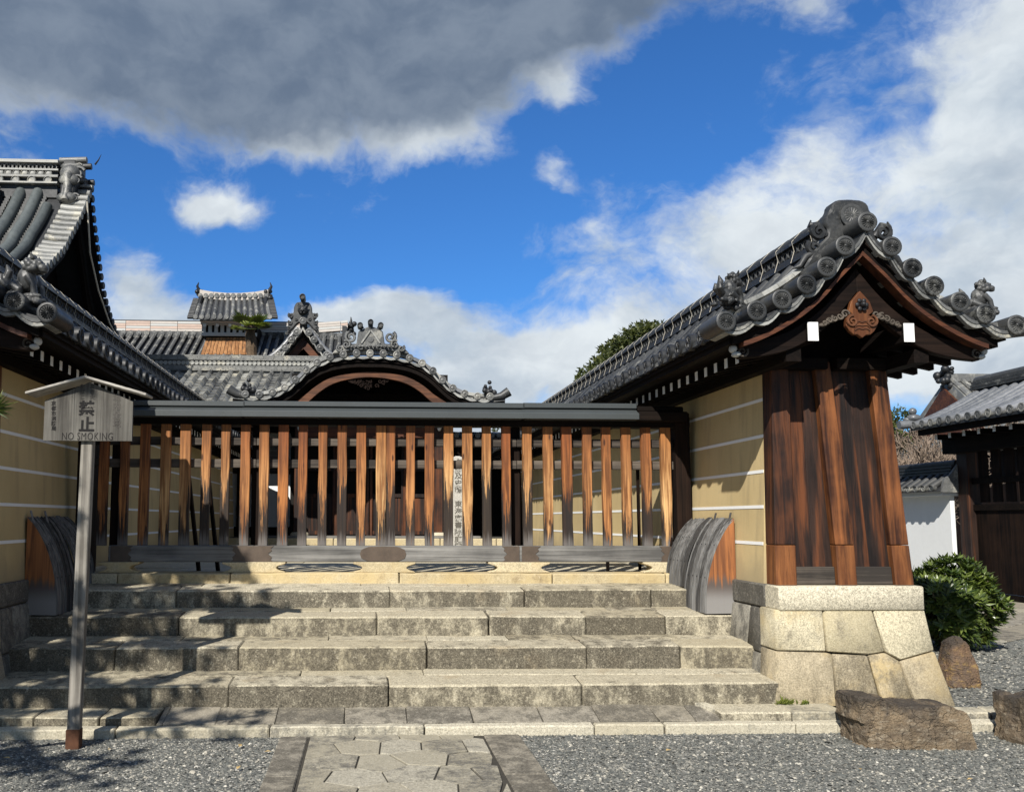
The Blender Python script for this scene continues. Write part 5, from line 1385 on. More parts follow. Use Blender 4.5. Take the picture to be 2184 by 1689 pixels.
sa = math.atan(SL); nrow = 12; pitch_y = TL * .97 * math.cos(sa)
for j in range(nrow):
    y = 23.8 - (j + .5) * pitch_y
    for i in range(25):
        x = -6.15 + i * TW
        place('pantile', ME_pan if rnd.random() < .62 else ME_pan2, hall, (x, y, hz(y) + .02 + rnd.uniform(-.004, .004)), (sa, 0, rnd.uniform(-.012, .012)))
m_ = MB(); ylow = 23.8 - nrow * pitch_y
def sheet(x0, x1, ya, yb):
    nx = int((x1 - x0) / TW); ny_ = max(1, int((yb - ya) / pitch_y))
    for i in range(nx):
        for j in range(ny_):
            y1_ = yb - j * pitch_y; y0_ = y1_ - pitch_y
            m_.grid([[(x0 + (i + u) * TW, yy, hz(yy) + .02 + wave(u) + ez) for u in [k / 5 for k in range(6)]] for yy, ez in ((y0_, .028), (y1_, 0))])
sheet(-6.15 - TW / 2, HX1, 19.7, ylow); sheet(HX0, -6.15 - TW / 2, 19.7, 23.8)
mk('pantile_field', m_, M_tile_mid, hall, fix=False, smooth=50, kind='stuff')
# banded ridge
rg = mk('ridge', MB().box(HX0, HX1, 23.78, 24.05, RZ - .1, RZ + .42), M_tile_mid, hall)
m_ = MB(); q = random.Random(2)
for (z0_, n_, th_) in ((RZ + .0, 4, .035), (RZ + .285, 4, .035)):
    for k in range(n_):
        x = HX0 + q.uniform(0, .3)
        while x < HX1 - .3:
            L = q.uniform(.26, .34); m_.box(x + .004, x + L - .004, 23.74 - .012 * (k % 2) - .02 * (n_ - k) / n_, 24.08, z0_ + k * th_ + .003, z0_ + (k + 1) * th_ - .003); x += L
mk('ridge_flat_tiles', m_, M_tile_pale, rg, kind='stuff')
m_ = MB(); x = HX0 + .05
while x < HX1:
    m_.lathe([(.058, -.05), (.058, 0), (.045, .008), (.04, -.006)], (x, 23.735, RZ + .205), ROTX, 10); x += .118
mk('ridge_round_tiles', m_, M_tile_pale, rg, smooth=50, kind='stuff')
# walls under the eaves
m_ = MB(); m_.box(HX0 + .6, HX1 + .2, 21.3, 21.5, .98, 4.2); hw_ = mk('wall', m_, M_whitewall, hall)
for px in (515, 549, 1110):
    a = P(px, 1050, Y=21.2).x; m_ = MB(); m_.box(a - .10, a + .10, 21.15, 21.3, .98, 4.2); mk('post', m_, M_wood_darkz, hall)
a0, a1 = P(512, 1005, Y=21.2), P(622, 1000, Y=21.2)
m_ = MB(); m_.box(HX0 + .6, HX1 + .2, 21.2, 21.28, a0.z - .05, a0.z + .16); mk('tie_rail', m_, M_wood_rail, hall)
m_ = MB(); m_.box(HX0 + .6, HX1 + .2, 21.2, 21.28, .98, 1.42); mk('foot_boards', m_, M_wood_darkx, hall)
m_ = MB(); m_.box(P(556, 960, Y=21.2).x, P(612, 960, Y=21.2).x, 21.1, 21.2, P(580, 995, Y=21.2).z, P(580, 952, Y=21.2).z); mk('notice_panel', m_, M_wood_greyx, hall)
m_ = MB(); m_.box(HX0, HX1, 20.0, 20.08, hz(19.9) - .26, hz(19.9) - .12); mk('eave_board', m_, M_wood_dark, hall)

# right-hand wing beyond the porch, seen dark through the pickets
wing = thing('side_wing', 'dark open wing beside the porch with one white panel, glimpsed between pickets', 'building', (3.0, 22, .985))
x0, x1 = xr + .3, 3.35
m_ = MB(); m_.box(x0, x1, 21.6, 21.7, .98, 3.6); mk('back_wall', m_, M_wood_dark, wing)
m_ = MB(); m_.box(P(1098, 1040, Y=21.5).x, P(1112, 1040, Y=21.5).x, 21.52, 21.56, P(1100, 1062, Y=21.5).z, P(1100, 1028, Y=21.5).z); mk('white_panel', m_, M_whitewall, wing)
m_ = MB(); m_.box(x0, x1, 19.6, 22.0, 3.3, 3.42); mk('roof_slab', m_, M_tile_dark, wing)
for i in range(9):
    m_ = MB(); xx = x0 + (x1 - x0) * (i + .5) / 9; m_.tube([(xx, 19.55, 3.46), (xx, 21.8, 3.70)], .06, 8); mk('cover_tile_row', m_, M_tile_mid, wing, smooth=50)
m_ = MB(); m_.box(x0, x1, 19.3, 19.7, .97, 1.16); mk('foot_stone', m_, M_granite_plinth, wing, bevel=.02)
for xx in (x0 + .2, x1 - .2):
    m_ = MB(); m_.box(xx - .09, xx + .09, 19.6, 19.8, 1.1, 3.3); mk('post', m_, M_wood_darkz, wing)

# ================================================================== SMALL GABLE BEHIND THE HALL
GY = 28.0
gab = thing('steep_gable_roof', 'steep tiled gable with scrolled demon-mask ridge tile behind the banded ridge', 'roof', (P(646, 755, Y=GY).x, GY + 1, 5.6))
G0 = P(646, 690, Y=GY); gs = GY / FPX
gcx = G0.x
GP = smooth_tab([(0, 0), (13, -17), (24.5, -33), (37.5, -50.5), (52, -66), (72, -82), (100, -97)], 24)
gzz = lambda dx: G0.z + interp([(x * gs, y * gs) for x, y in GP], abs(dx))
xs_ = [1.45 * i / 16 for i in range(-16, 17)]
m_ = MB(); m_.prism([(gcx + x, GY + .1, gzz(x) - .16) for x in xs_] + [(gcx + x, GY + .1, gzz(x) - .08) for x in reversed(xs_)], (0, 6.0, 0)); gr = mk('roof_deck', m_, M_tile_dark, gab)
for dx, lst in ((0, (1,)), (13, (-1, 1)), (24.5, (-1, 1)), (37.5, (-1, 1)), (52, (-1, 1)), (70, (-1, 1))):
    for sd in lst: place('round_end_tile', ME_tomoe, gr, (gcx + sd * dx * gs, GY, gzz(dx * gs) + (.09 if dx == 0 else -.03)), None, (1.5, 1.5, 1.5))
for sd in (-1, 1):
    pts, rr = jointed([(gcx + sd * x, GY + .18, gzz(x) + .13) for x in [.18 + 1.25 * i / 12 for i in range(13)]], .3, .075)
    m_ = MB(); m_.tube(pts, rr, 8); mk('verge_row', m_, M_tile_silver, gr, smooth=50)
    gx = [0, 13, 24.5, 37.5, 52, 70]
    for a, b in zip(gx, gx[1:]):
        a *= gs; b *= gs; pts = [(gcx + sd * (a + (b - a) * i / 4), gzz(a + (b - a) * i / 4) - .10 - .05 * math.sin(math.pi * i / 4)) for i in range(5)]
        m_ = MB(); m_.prism([(x, GY + .02, z) for x, z in pts] + [(x, GY + .02, z - .09) for x, z in reversed(pts)], (0, .3, 0)); mk('verge_pan_tile', m_, M_tile_pale, gr)
    for k in range(7):
        pts = [(gcx + sd * x, GY + .7 + k * .6, gzz(x) + .0) for x in [.1 + 1.3 * i / 8 for i in range(9)]]; m_ = MB(); m_.tube(pts, .08, 7); mk('cover_tile_row', m_, M_tile_mid, gr, smooth=50)
    m_ = MB(); m_.prism([(gcx, GY + .35, gzz(0) - .40), (gcx + sd * .82, GY + .35, gzz(.82) - .34), (gcx + sd * .82, GY + .35, gzz(.82) - .62), (gcx, GY + .35, gzz(0) - .74)], (0, .08, 0)); mk('bargeboard', m_, M_wood_redx, gab)
m_ = MB(); m_.prism([(gcx - 1.0, GY + .9, gzz(1.0) - .5), (gcx + 1.0, GY + .9, gzz(1.0) - .5), (gcx, GY + .9, gzz(0) - .3)], (0, .06, 0)); mk('gable_panel', m_, M_wood_dark, gab)
m_ = MB(); m_.prism([(gcx - .36, GY + .8, gzz(.9) - .45), (gcx + .36, GY + .8, gzz(.9) - .45), (gcx, GY + .8, gzz(.9) + .12)], (0, .06, 0)); mk('gable_brace', m_, M_wood_arch, gab)
half = [(0, 643), (14, 645), (19, 654), (20, 668), (27, 667), (30, 671), (29, 678), (24, 681), (30, 690), (33, 702), (36, 713), (26, 706), (12, 690), (0, 684)]
orn = mk('ridge_end_ornament', pp([(646 + x, y) for x, y in half] + [(646 - x, y) for x, y in reversed(half[1:-1])], GY + .12, .2), M_tile, gab, bevel=.03, smooth=40)
m_ = MB(); a = P(646, 660, Y=GY + .1)
m_.ell(a + V(0, -.02, -.03), (.17, .12, .15)); m_.ell(a + V(0, -.12, -.06), (.05, .06, .045))
for sd in (-1, 1):
    m_.ell(a + V(sd * .075, -.11, .02), (.045, .035, .04)); m_.ell(a + V(sd * .10, -.10, .07), (.075, .03, .025), 8, 5, Matrix.Rotation(sd * -.5, 3, 'Y')); m_.ell(a + V(sd * .05, -.1, -.13), (.045, .04, .03)); m_.tube([a + V(sd * .1, 0, .1), a + V(sd * .16, -.02, .2)], [.04, .008], 6)
mk('demon_mask', m_, M_tile_dark, orn, smooth=70)
for sd in (-1, 1):
    m_ = MB()
    for (dx, y, r_) in ((26, 673, .085), (27, 688, .075), (29, 700, .065), (34, 711, .05), (14, 681, .05)):
        a = P(646 + sd * dx, y, Y=GY + .1); m_.scroll((a.x, a.y, a.z), r_, 1.5, r_ * .34, -sd, 1.0 if sd > 0 else 2.1)
    mk('ornament_curl', m_, M_tile, orn, smooth=60)
a = P(645, 632.5, Y=GY - .1); m_ = MB(); m_.lathe([(.085, -.5), (.10, 0), (.075, .015), (.07, -.02)], a, ROTX, 14); m_.tube([a + V(0, .25, -.02), P(646, 648, Y=GY + .2)], .07, 8); mk('ridge_top_tile', m_, M_tile, orn, smooth=50)
m_ = MB(); m_.box(gcx - .12, gcx + .12, GY + .3, GY + 6, gzz(0) - .05, gzz(0) + .35); mk('ridge', m_, M_tile_mid, gab)

# ================================================================== FAR KITCHEN ROOF WITH SMOKE TURRET
TY = 40.0; tu = TY / FPX
far = thing('kitchen_building', 'long far temple roof with a bleached ridge, behind the banded ridge', 'building', (P(480, 755, Y=TY).x, TY + 4, .985))
fx0, fx1 = P(150, 700, Y=TY).x, P(742, 700, Y=TY).x
fzr = P(500, 719, Y=TY).z
m_ = MB(); m_.prism([(fx0, TY - 7, fzr - 4.2), (fx0, TY, fzr), (fx0, TY + 7, fzr - 4.2)], (fx1 - fx0, 0, 0)); fr = mk('roof', m_, M_tile_dark, far)
n_ = int((fx1 - fx0) / .345)
m_ = MB(); m_.tube([(0, 0, 0), (0, -5.0, -3.0)], .085, 7); MEf = mesh_of(m_, 'cover_tile_row', M_tile_mid, (0, 0, 0), smooth=50)[0]
for i in range(n_ + 1): place('cover_tile_row', MEf, fr, (fx0 + i * .345, TY - .15, fzr + .02))
rgf = mk('ridge', MB().box(fx0, fx1, TY - .2, TY + .25, fzr - .1, fzr + .2), M_tile, far)
for i in range(n_ + 1):
    if fx0 + i * .345 > P(235, 700, Y=TY).x: place('ridge_round_tile', ME_tomoe, rgf, (fx0 + i * .345, TY - .24, fzr + .10), None, (1.5, .5, 1.5))
zb, zt_ = fzr + .21, P(500, 688, Y=TY).z
x = fx0; k = 0
while x < fx1 - .05:
    L = min(rnd.uniform(1.0, 1.5), fx1 - x)
    rise = lambda xx: .10 * max(0, (xx - (fx1 - 2.2)) / 2.2) ** 2 * 1.5
    for j in range(4):
        m_ = MB(); za = zb + (zt_ - zb) * j / 4; zc = zb + (zt_ - zb) * (j + 1) / 4
        m_.hexa([(x + .01, TY - .16, za + rise(x)), (x + L - .01, TY - .16, za + rise(x + L)), (x + L - .01, TY + .2, za + rise(x + L)), (x + .01, TY + .2, za + rise(x))], [(x + .01, TY - .15, zc - .012 + rise(x)), (x + L - .01, TY - .15, zc - .012 + rise(x + L)), (x + L - .01, TY + .2, zc - .012 + rise(x + L)), (x + .01, TY + .2, zc - .012 + rise(x))])
        mk('ridge_flat_tile', m_, (M_ridgepink, M_ridgepale, M_cream)[(k + j * 2 + int(rnd.random() * 2)) % 3], rgf)
    x += L; k += 1
m_ = MB(); m_.box(fx0, fx1, TY - .1, TY + .15, zt_ + .0, zt_ + .05); mk('ridge_top_tile', m_, M_tile_dark, rgf)
m_ = MB(); q = random.Random(6); a = Vector((fx1 + .05, TY, zb))
for i in range(20): m_.ell(a + V(q.uniform(-.22, .25), q.uniform(-.2, .2), q.uniform(-.1, .45)), q.uniform(.07, .13), 7, 5)
m_.tube([a + V(0, 0, .35), a + V(.10, 0, .6), a + V(.08, 0, .78)], [.10, .06, .02], 6); m_.box(a.x - .3, a.x - .1, TY - .3, TY + .3, zb - .6, zb + .3); mk('ridge_end_ornament', m_, M_tile_dark, far, smooth=60)

tur = thing('smoke_turret', 'small tiled smoke turret with louvres standing on the far roof behind the palm', 'turret', (P(490, 750, Y=38.2).x, 39.0, fzr - 1.0))
T1 = 38.0
def TB(x0, x1, y0, y1, Y, dep): 
    a, b = P(x0, y1, Y=Y), P(x1, y0, Y=Y); return MB().box(a.x, b.x, Y, Y + dep, a.z, b.z)
mk('louvre_frame', TB(430, 548, 690, 717, T1, 2.0), M_wood_darkx, tur)
mk('louvre_rail', TB(428, 550, 684, 691, T1 - .25, .3), M_cream, tur); mk('louvre_rail', TB(430, 548, 710, 716, T1 - .06, .06), M_cream, tur)
mk('louvre_rail', TB(426, 552, 680, 685, T1 - .6, .4), M_cream, tur)
for i in range(9): mk('louvre_slat', TB(431 + i * 13, 439 + i * 13, 692, 711, T1 - .05, .05), M_cream, tur)
for i in range(5): mk('bracket_end', TB(433 + i * 27, 439.5 + i * 27, 690, 696, T1 - .35, .05), M_white, tur)
a, b, c, d = P(440, 720, Y=T1), P(546, 720, Y=T1), P(548, 756, Y=T1 - .35), P(428, 756, Y=T1 - .35)
sk = mk('skirt', MB().hexa([d + V(0, .02, 0), c + V(0, .02, 0), c + V(0, 1.5, 0), d + V(0, 1.5, 0)], [a + V(0, .02, 0), b + V(0, .02, 0), b + V(0, 1.2, 0), a + V(0, 1.2, 0)]), M_wood_darkz, tur)
for i in range(15):
    u0, u1 = i / 15, (i + 1) / 15; m_ = MB()
    p0, p1, p2, p3 = d.lerp(c, u0 + .004), d.lerp(c, u1 - .004), a.lerp(b, u1 - .004), a.lerp(b, u0 + .004)
    m_.hexa([p0, p1, p1 + V(0, .03, 0), p0 + V(0, .03, 0)], [p3, p2, p2 + V(0, .03, 0), p3 + V(0, .03, 0)]); mk('skirt_board', m_, M_shingle, sk)
e0, e1, r0_, r1_ = P(412, 682, Y=T1 - .9), P(580, 682, Y=T1 - .9), P(424, 644, Y=T1 + .7), P(572, 644, Y=T1 + .7)
tr = mk('roof', MB().hexa([e0, e1, r1_, r0_], [e0 + V(0, 0, .10), e1 + V(0, 0, .10), r1_ + V(0, 0, .10), r0_ + V(0, 0, .10)]), M_tile_dark, tur)
for i in range(13):
    u = (i + .35) / 12.7; p, q_ = r0_.lerp(r1_, u) + V(0, 0, .13), e0.lerp(e1, u) + V(0, 0, .12)
    mid = p.lerp(q_, .5) + V(0, 0, -.04); m_ = MB(); m_.tube([p, mid, q_], .085, 7); mk('cover_tile_row', m_, M_tile_mid, tr, smooth=50)
    place('eave_end_tile', ME_tomoe, tr, q_ + V(0, -.04, 0), None, (1.3, .3, 1.3)); place('ridge_round_tile', ME_tomoe, tr, p + V(0, -.15, .12), None, (1.35, .3, 1.35))
ra, rb = P(425, 641, Y=T1 + .6), P(572, 641, Y=T1 + .6)
n_ = 5
for i in range(n_):
    u0, u1 = i / n_, (i + 1) / n_; f_ = lambda u: .16 * (2 * u - 1) ** 2
    a, b = ra.lerp(rb, u0 + .003), ra.lerp(rb, u1 - .003); m_ = MB(); h = .33
    m_.hexa([a + V(0, 0, f_(u0)), b + V(0, 0, f_(u1)), b + V(0, .3, f_(u1)), a + V(0, .3, f_(u0))], [a + V(0, 0, h + f_(u0)), b + V(0, 0, h + f_(u1)), b + V(0, .3, h + f_(u1)), a + V(0, .3, h + f_(u0))]); mk('ridge_flat_tile', m_, M_ridgepale, tr)
for sd, p in ((-1, ra), (1, rb)):
    m_ = MB(); q = random.Random(1)
    for i in range(14): m_.ell(p + V(q.uniform(-.14, .14), q.uniform(0, .3), q.uniform(-.2, .5)), q.uniform(.07, .13), 7, 5)
    m_.tube([p + V(0, .1, .4), p + V(sd * .12, .1, .66), p + V(sd * .06, .1, .84)], [.10, .06, .015], 6); m_.tube([p + V(-sd * .1, -.1, .1), p + V(-sd * .05, -.5, -.45)], .09, 6); mk('ridge_end_ornament', m_, M_tile_dark, tr, smooth=60)
    for k in range(13):
        u = k / 12; a = (r0_ if sd < 0 else r1_).lerp(e0 if sd < 0 else e1, u) + V(sd * .0, 0, .1); m_ = MB(); m_.tube([a, a + V(sd * .24, 0, .0)], .072, 8); mk('verge_end_tile', m_, M_tile_dark, tr, smooth=50)

# palm in front of it
PY = 33.0; pb = P(537, 755, Y=PY); ptop = P(533, 697, Y=PY)
palm = thing('palm_tree', 'fan palm with a shaggy trunk rising in front of the smoke turret', 'palm tree', (pb.x, PY, .985))
m_ = MB(); q = random.Random(12); pts = []; rr = []
for i in range(40):
    u = i / 39; z = .985 + (ptop.z - .985) * u; pts.append((pb.x + (ptop.x - pb.x) * max(0, (z - pb.z) / (ptop.z - pb.z)), PY, z)); rr.append(.18 + .045 * (i % 2) + q.uniform(-.02, .03))
m_.tube(pts, rr, 9); mk('trunk', m_, M_palmbark, palm, fix=False)
lv = []
for k in range(11):
    a = k * 2.4; el_ = q.uniform(-.35, 1.05); d = Vector((math.cos(a) * math.cos(el_), math.sin(a) * math.cos(el_), math.sin(el_)))
    p0 = Vector(ptop); hub = p0 + d * q.uniform(.22, .5); s1 = d.cross(V(0, 0, 1)).normalized(); up2 = s1.cross(d)
    st_ = MB(); st_.tube([p0, hub], .015, 4); mk('frond_stalk', st_, M_leaf_palm, palm, fix=False)
    tone = q.random(); lv = []
    for j in range(13):
        b = (j - 6) / 6 * 1.45; dd = (d * math.cos(b) + s1 * math.sin(b) - V(0, 0, .12)).normalized(); lv.append((hub, dd, dd.cross(up2).normalized(), q.uniform(.46, .56), .17, tone))
    place('frond', leaf_mesh('frond', lv, M_leaf_palm), palm, (0, 0, 0)).location = -WL[palm]

# ================================================================== GREAT HALL, LEFT
GXX = -6.5
great = thing('great_hall', 'tall temple hall with a steep gabled tile roof towering over the shaded wall', 'building', (-11, 21.2, .985))
near = [P(x, y, X=GXX) for x, y in ((198, 403), (190.8, 421), (182, 443), (173, 465), (162, 487), (151, 506.6), (142.6, 526), (129.4, 541.6), (111.8, 561), (94.3, 576.6), (74.5, 594), (50, 612), (20, 630))]
farv = [P(x, y, X=GXX) for x, y in ((198, 403), (201, 447), (205, 487), (209, 516), (212.7, 544), (219.3, 596), (228, 640), (236.8, 671), (245.6, 697), (256, 725), (268, 752))]
nv = smooth_tab([(p.y, p.z) for p in near], 44); fv = smooth_tab([(p.y, p.z) for p in farv], 44)
yr_, zr_ = near[0].y, near[0].z
XL = -24.0
# roof shell: near slope and far slope
def slope_prism(tab, lo, hi, x0, x1):
    return MB().prism([(x0, y, z - hi) for y, z in tab] + [(x0, y, z - lo) for y, z in reversed(tab)], (x1 - x0, 0, 0))
gr_ = mk('roof', slope_prism(nv, .10, .22, XL, GXX - .05), M_tile_dark, great)
mk('far_slope', slope_prism(fv, .10, .22, XL, GXX - .05), M_tile_dark, gr_)
# short verge tiles
def along(tab, s):
    L = [0]
    for a, b in zip(tab, tab[1:]): L.append(L[-1] + math.hypot(b[0] - a[0], b[1] - a[1]))
    out = []; d = 0
    while d < L[-1]:
        for i in range(len(tab) - 1):
            if L[i + 1] >= d:
                u = (d - L[i]) / (L[i + 1] - L[i]); out.append((tab[i][0] + (tab[i + 1][0] - tab[i][0]) * u, tab[i][1] + (tab[i + 1][1] - tab[i][1]) * u)); break
        d += s
    return out
m_ = MB(); m_.tube([(0, 0, 0), (-.30, 0, .0), (-.52, 0, .015)], [.088, .084, .084], 10); m_.lathe([(.092, -.04), (.092, 0), (.07, .01), (.066, -.012)], (0.0, 0, 0), Matrix.Rotation(rad(90), 3, 'Y'), 12); MEv = mesh_of(m_, 'verge_tile', M_tile_pale, (0, 0, 0), smooth=50)[0]
m_ = MB(); m_.box(-.5, -.02, -.05, .05, -.02, .02); MEv2 = mesh_of(m_, 'verge_pan_tile', M_tile_pale, (0, 0, 0))[0]
MEvd = MEv.copy(); MEvd.materials.clear(); MEvd.materials.append(M_tile_dark)  # dark copy: shade on the far verge is put into the tile colour
for y, z in along(nv, .225):
    place('verge_tile', MEv, gr_, (GXX, y, z), (0, rad(3), 0)); place('verge_pan_tile', MEv2, gr_, (GXX - .02, y - .10, z - .11))
for y, z in along(fv, .235): place('verge_tile', MEvd, gr_, (GXX, y, z), (0, 0, 0))
# big rolls beside the verge, and the descending ridge
for k, (dx, r_, top) in enumerate(((.86, .115, .3), (1.20, .135, .1), (1.60, .135, .05))):
    pts = [(GXX - dx, y, z + .02) for y, z in nv if y < yr_ - top * (1.6 if k == 0 else 1)]; m_ = MB(); m_.tube(pts, r_, 12); mk('verge_roll', m_, M_tile_green, gr_, smooth=60)
pts = [(GXX - 2.35, y, z + .30) for y, z in nv if y < yr_ - .25]
m_ = MB(); m_.sweep([(-.30, -.42), (.30, -.42), (.30, .05), (.24, .14), (0, .22), (-.24, .14), (-.30, .05)], pts); dr = mk('descending_ridge', m_, M_tile_green, great, smooth=35)
for z_ in (-.02, -.12, -.22):
    m_ = MB(); m_.sweep([(.30, z_ - .025), (.335, z_ - .02), (.335, z_ + .02), (.30, z_ + .025)], pts); m_.sweep([(-.30, z_ - .025), (-.335, z_ - .02), (-.335, z_ + .02), (-.30, z_ + .025)], pts); mk('ridge_course', m_, M_tile, dr)
m_ = MB()      # fine pan edges between the rolls
for dx in (1.03, 1.40, 1.86):
    for y, z in along(nv, .115): m_.box(GXX - dx - .05, GXX - dx + .05, y - .04, y + .04, z - .10, z - .02)
mk('pan_tile_edges', m_, M_tile, gr_, kind='stuff')
# field rows left of the descending ridge
p0_, r0_ = jointed([(0, y, z - .03) for y, z in nv[::3]], .34, .10)
m_ = MB(); m_.tube(p0_, r0_, 9); MEg = mesh_of(m_, 'cover_tile_row', M_tile_mid, (0, 0, 0), smooth=50)[0]
for i in range(40): place('cover_tile_row', MEg, gr_, (GXX - 2.95 - i * .36, 0, 0))
# main ridge: banded stack
rz = P(100, 402, Y=yr_).z; rt = P(60, 354, Y=yr_).z; H = rt - rz
rgd = mk('ridge', MB().box(XL, GXX - .75, yr_ - .22, yr_ + .22, rz - .3, rt - .05), M_tile_dark, great)
for (u, th_, ov, mt) in ((.0, .04, .10, M_tile_pale), (.30, .045, .07, M_tile_pale), (.36, .03, .05, M_tile_mid), (.60, .04, .06, M_tile_pale), (.92, .07, .10, M_tile_pale)):
    m_ = MB(); m_.box(XL, GXX - .72, yr_ - .24 - ov, yr_ + .24 + ov, rz + u * H, rz + u * H + th_); mk('ridge_course', m_, mt, rgd)
x = GXX - .95
m1, m2, m3 = MB(), MB(), MB()
while x > -16:
    m1.lathe([(.10, -.1), (.10, 0), (.085, .012), (.075, -.01)], (x, yr_ - .31, rz + .15 * H), ROTX, 12) if int((GXX - x) / .185) % 2 else None
    m2.lathe([(.085, -.06), (.085, 0), (.07, .012), (.06, -.008), (.035, .0)], (x, yr_ - .28, rz + .475 * H), ROTX, 12)
    m3.tube([(x + .09 * math.cos(a * math.pi / 5), yr_ - .26, rz + .77 * H + .075 * math.sin(a * math.pi / 5)) for a in range(11)], .016, 5, caps=False)
    m3.tube([(x + .09 + .09 * math.cos(a * math.pi / 5), yr_ - .25, rz + .77 * H + .075 * math.sin(a * math.pi / 5)) for a in range(11)], .016, 5, caps=False)
    x -= .185
mk('ridge_lower_round_tiles', m1, M_tile_pale, rgd, smooth=50, kind='stuff'); mk('ridge_round_tiles', m2, M_tile_pale, rgd, smooth=50, kind='stuff'); mk('ridge_net_tiles', m3, M_tile_mid, rgd, smooth=50, kind='stuff')
pts, rr = jointed([(GXX - .7, yr_, rt + .03), (XL, yr_, rt + .03)], .5, .11)
m_ = MB(); m_.tube(pts, rr, 10); mk('ridge_cap_row', m_, M_tile_silver, rgd, smooth=50)
# ridge end ornament
o0 = P(160, 352, X=GXX - .55)
m_ = MB(); m_.prism([(GXX - .62, yr_ - .5, rz - .55), (GXX - .62, yr_ - .40, rz + .1), (GXX - .62, yr_ - .34, rz + .35 * H), (GXX - .62, yr_ - .36, rt + .05), (GXX - .62, yr_ + .36, rt + .05), (GXX - .62, yr_ + .34, rz + .35 * H), (GXX - .62, yr_ + .45, rz - .5)], (.34, 0, 0)); go = mk('ridge_end_ornament', m_, M_tile, great, bevel=.05, smooth=40)
m_ = MB()
for (dy, z_, r_) in ((-.33, rz + .46 * H, .20), (-.40, rz + .06, .15), (-.50, rz - .40, .13), (-.30, rz + .78 * H, .10)):
    m_.ell((GXX - .42, yr_ + dy, z_), (.25, r_ * .8, r_), 12, 8)
    m_.scroll((GXX - .24, yr_ + dy - .02, z_), r_ * .8, 1.4, r_ * .22, 1, 0.4)
m_.tube([(GXX - .44, yr_ - .30, rz + .6 * H), (GXX - .44, yr_ - .46, rz + .25 * H), (GXX - .44, yr_ - .42, rz - .15), (GXX - .44, yr_ - .58, rz - .5)], [.09, .12, .10, .09], 9); mk('ornament_curl', m_, M_tile_mid, go, smooth=60)
for dy, z_ in ((-.26, rt + .03), (.10, rt + .02), (.34, rt - .28)):
    m_ = MB(); m_.tube([(GXX - .70, yr_ + dy, z_), (GXX - .08, yr_ + dy, z_ + .03)], .075, 10); mk('ornament_tile', m_, M_tile_mid if dy < 0 else M_tile_dark, go, smooth=50)
m_ = MB(); m_.tube([(GXX + .0, yr_ + .1, rt + .1), (GXX + .08, yr_ + .1, rt + .22), (GXX + .14, yr_ + .1, rt + .36)], [.025, .015, .004], 5); mk('ornament_hook', m_, M_iron, go)
m_ = MB()
for k in range(10): m_.ell((GXX - .25, yr_ - .22 + .05 * k, rz + (.25 + .06 * ((k * 3) % 5)) * H), .07, 8, 6)
mk('ornament_relief', m_, M_tile_dark, go, smooth=60)
# gable boarding under the verge
def inner(tab, dz): return [(y, z - dz) for y, z in tab]
m_ = MB(); m_.prism([(GXX - 1.1, y, z) for y, z in inner(nv[::-1], .35)] + [(GXX - 1.1, y, z) for y, z in inner(fv[1:], .35)], (.06, 0, 0)); gp = mk('gable_panel', m_, M_wood_dark, great)
for tab in (nv, fv):
    m_ = MB(); m_.prism([(GXX - .45, y, z - .24) for y, z in tab] + [(GXX - .45, y, z - .62) for y, z in reversed(tab)], (.10, 0, 0)); mk('bargeboard', m_, M_wood_dark, great)
    m_ = MB(); m_.prism([(GXX - .30, y, z - .12) for y, z in tab] + [(GXX - .30, y, z - .22) for y, z in reversed(tab)], (.26, 0, 0)); mk('verge_board', m_, M_wood_dark, great)
m_ = MB(); m_.tube([P(x, y, X=GXX + .06) for x, y in ((186, 430), (192, 540), (210, 620), (234, 690), (252, 722))], .022, 6); mk('conductor_cable', m_, M_mortar, great)
m_ = MB(); m_.box(XL, GXX - 1.3, 16.2, 26.0, .98, 6.2); mk('wall', m_, M_wood_darkz, great)
m_ = MB(); m_.hexa([(XL, 14.6, 4.9), (GXX + .9, 14.6, 4.9), (GXX + .9, 27.6, 4.9), (XL, 27.6, 4.9)], [(XL, 17.0, 6.0), (GXX - 1.2, 17.0, 6.0), (GXX - 1.2, 25, 6.0), (XL, 25, 6.0)]); lo_r = mk('lower_roof', m_, M_tile_mid, great)
for i in range(26):
    m_ = MB(); x = -16 + i * .36; 
    if x < GXX - 1.2: m_.tube([(x, 14.6, 4.96), (x, 17.0, 6.06)], .09, 7); mk('cover_tile_row', m_, M_tile_mid, lo_r, smooth=50)

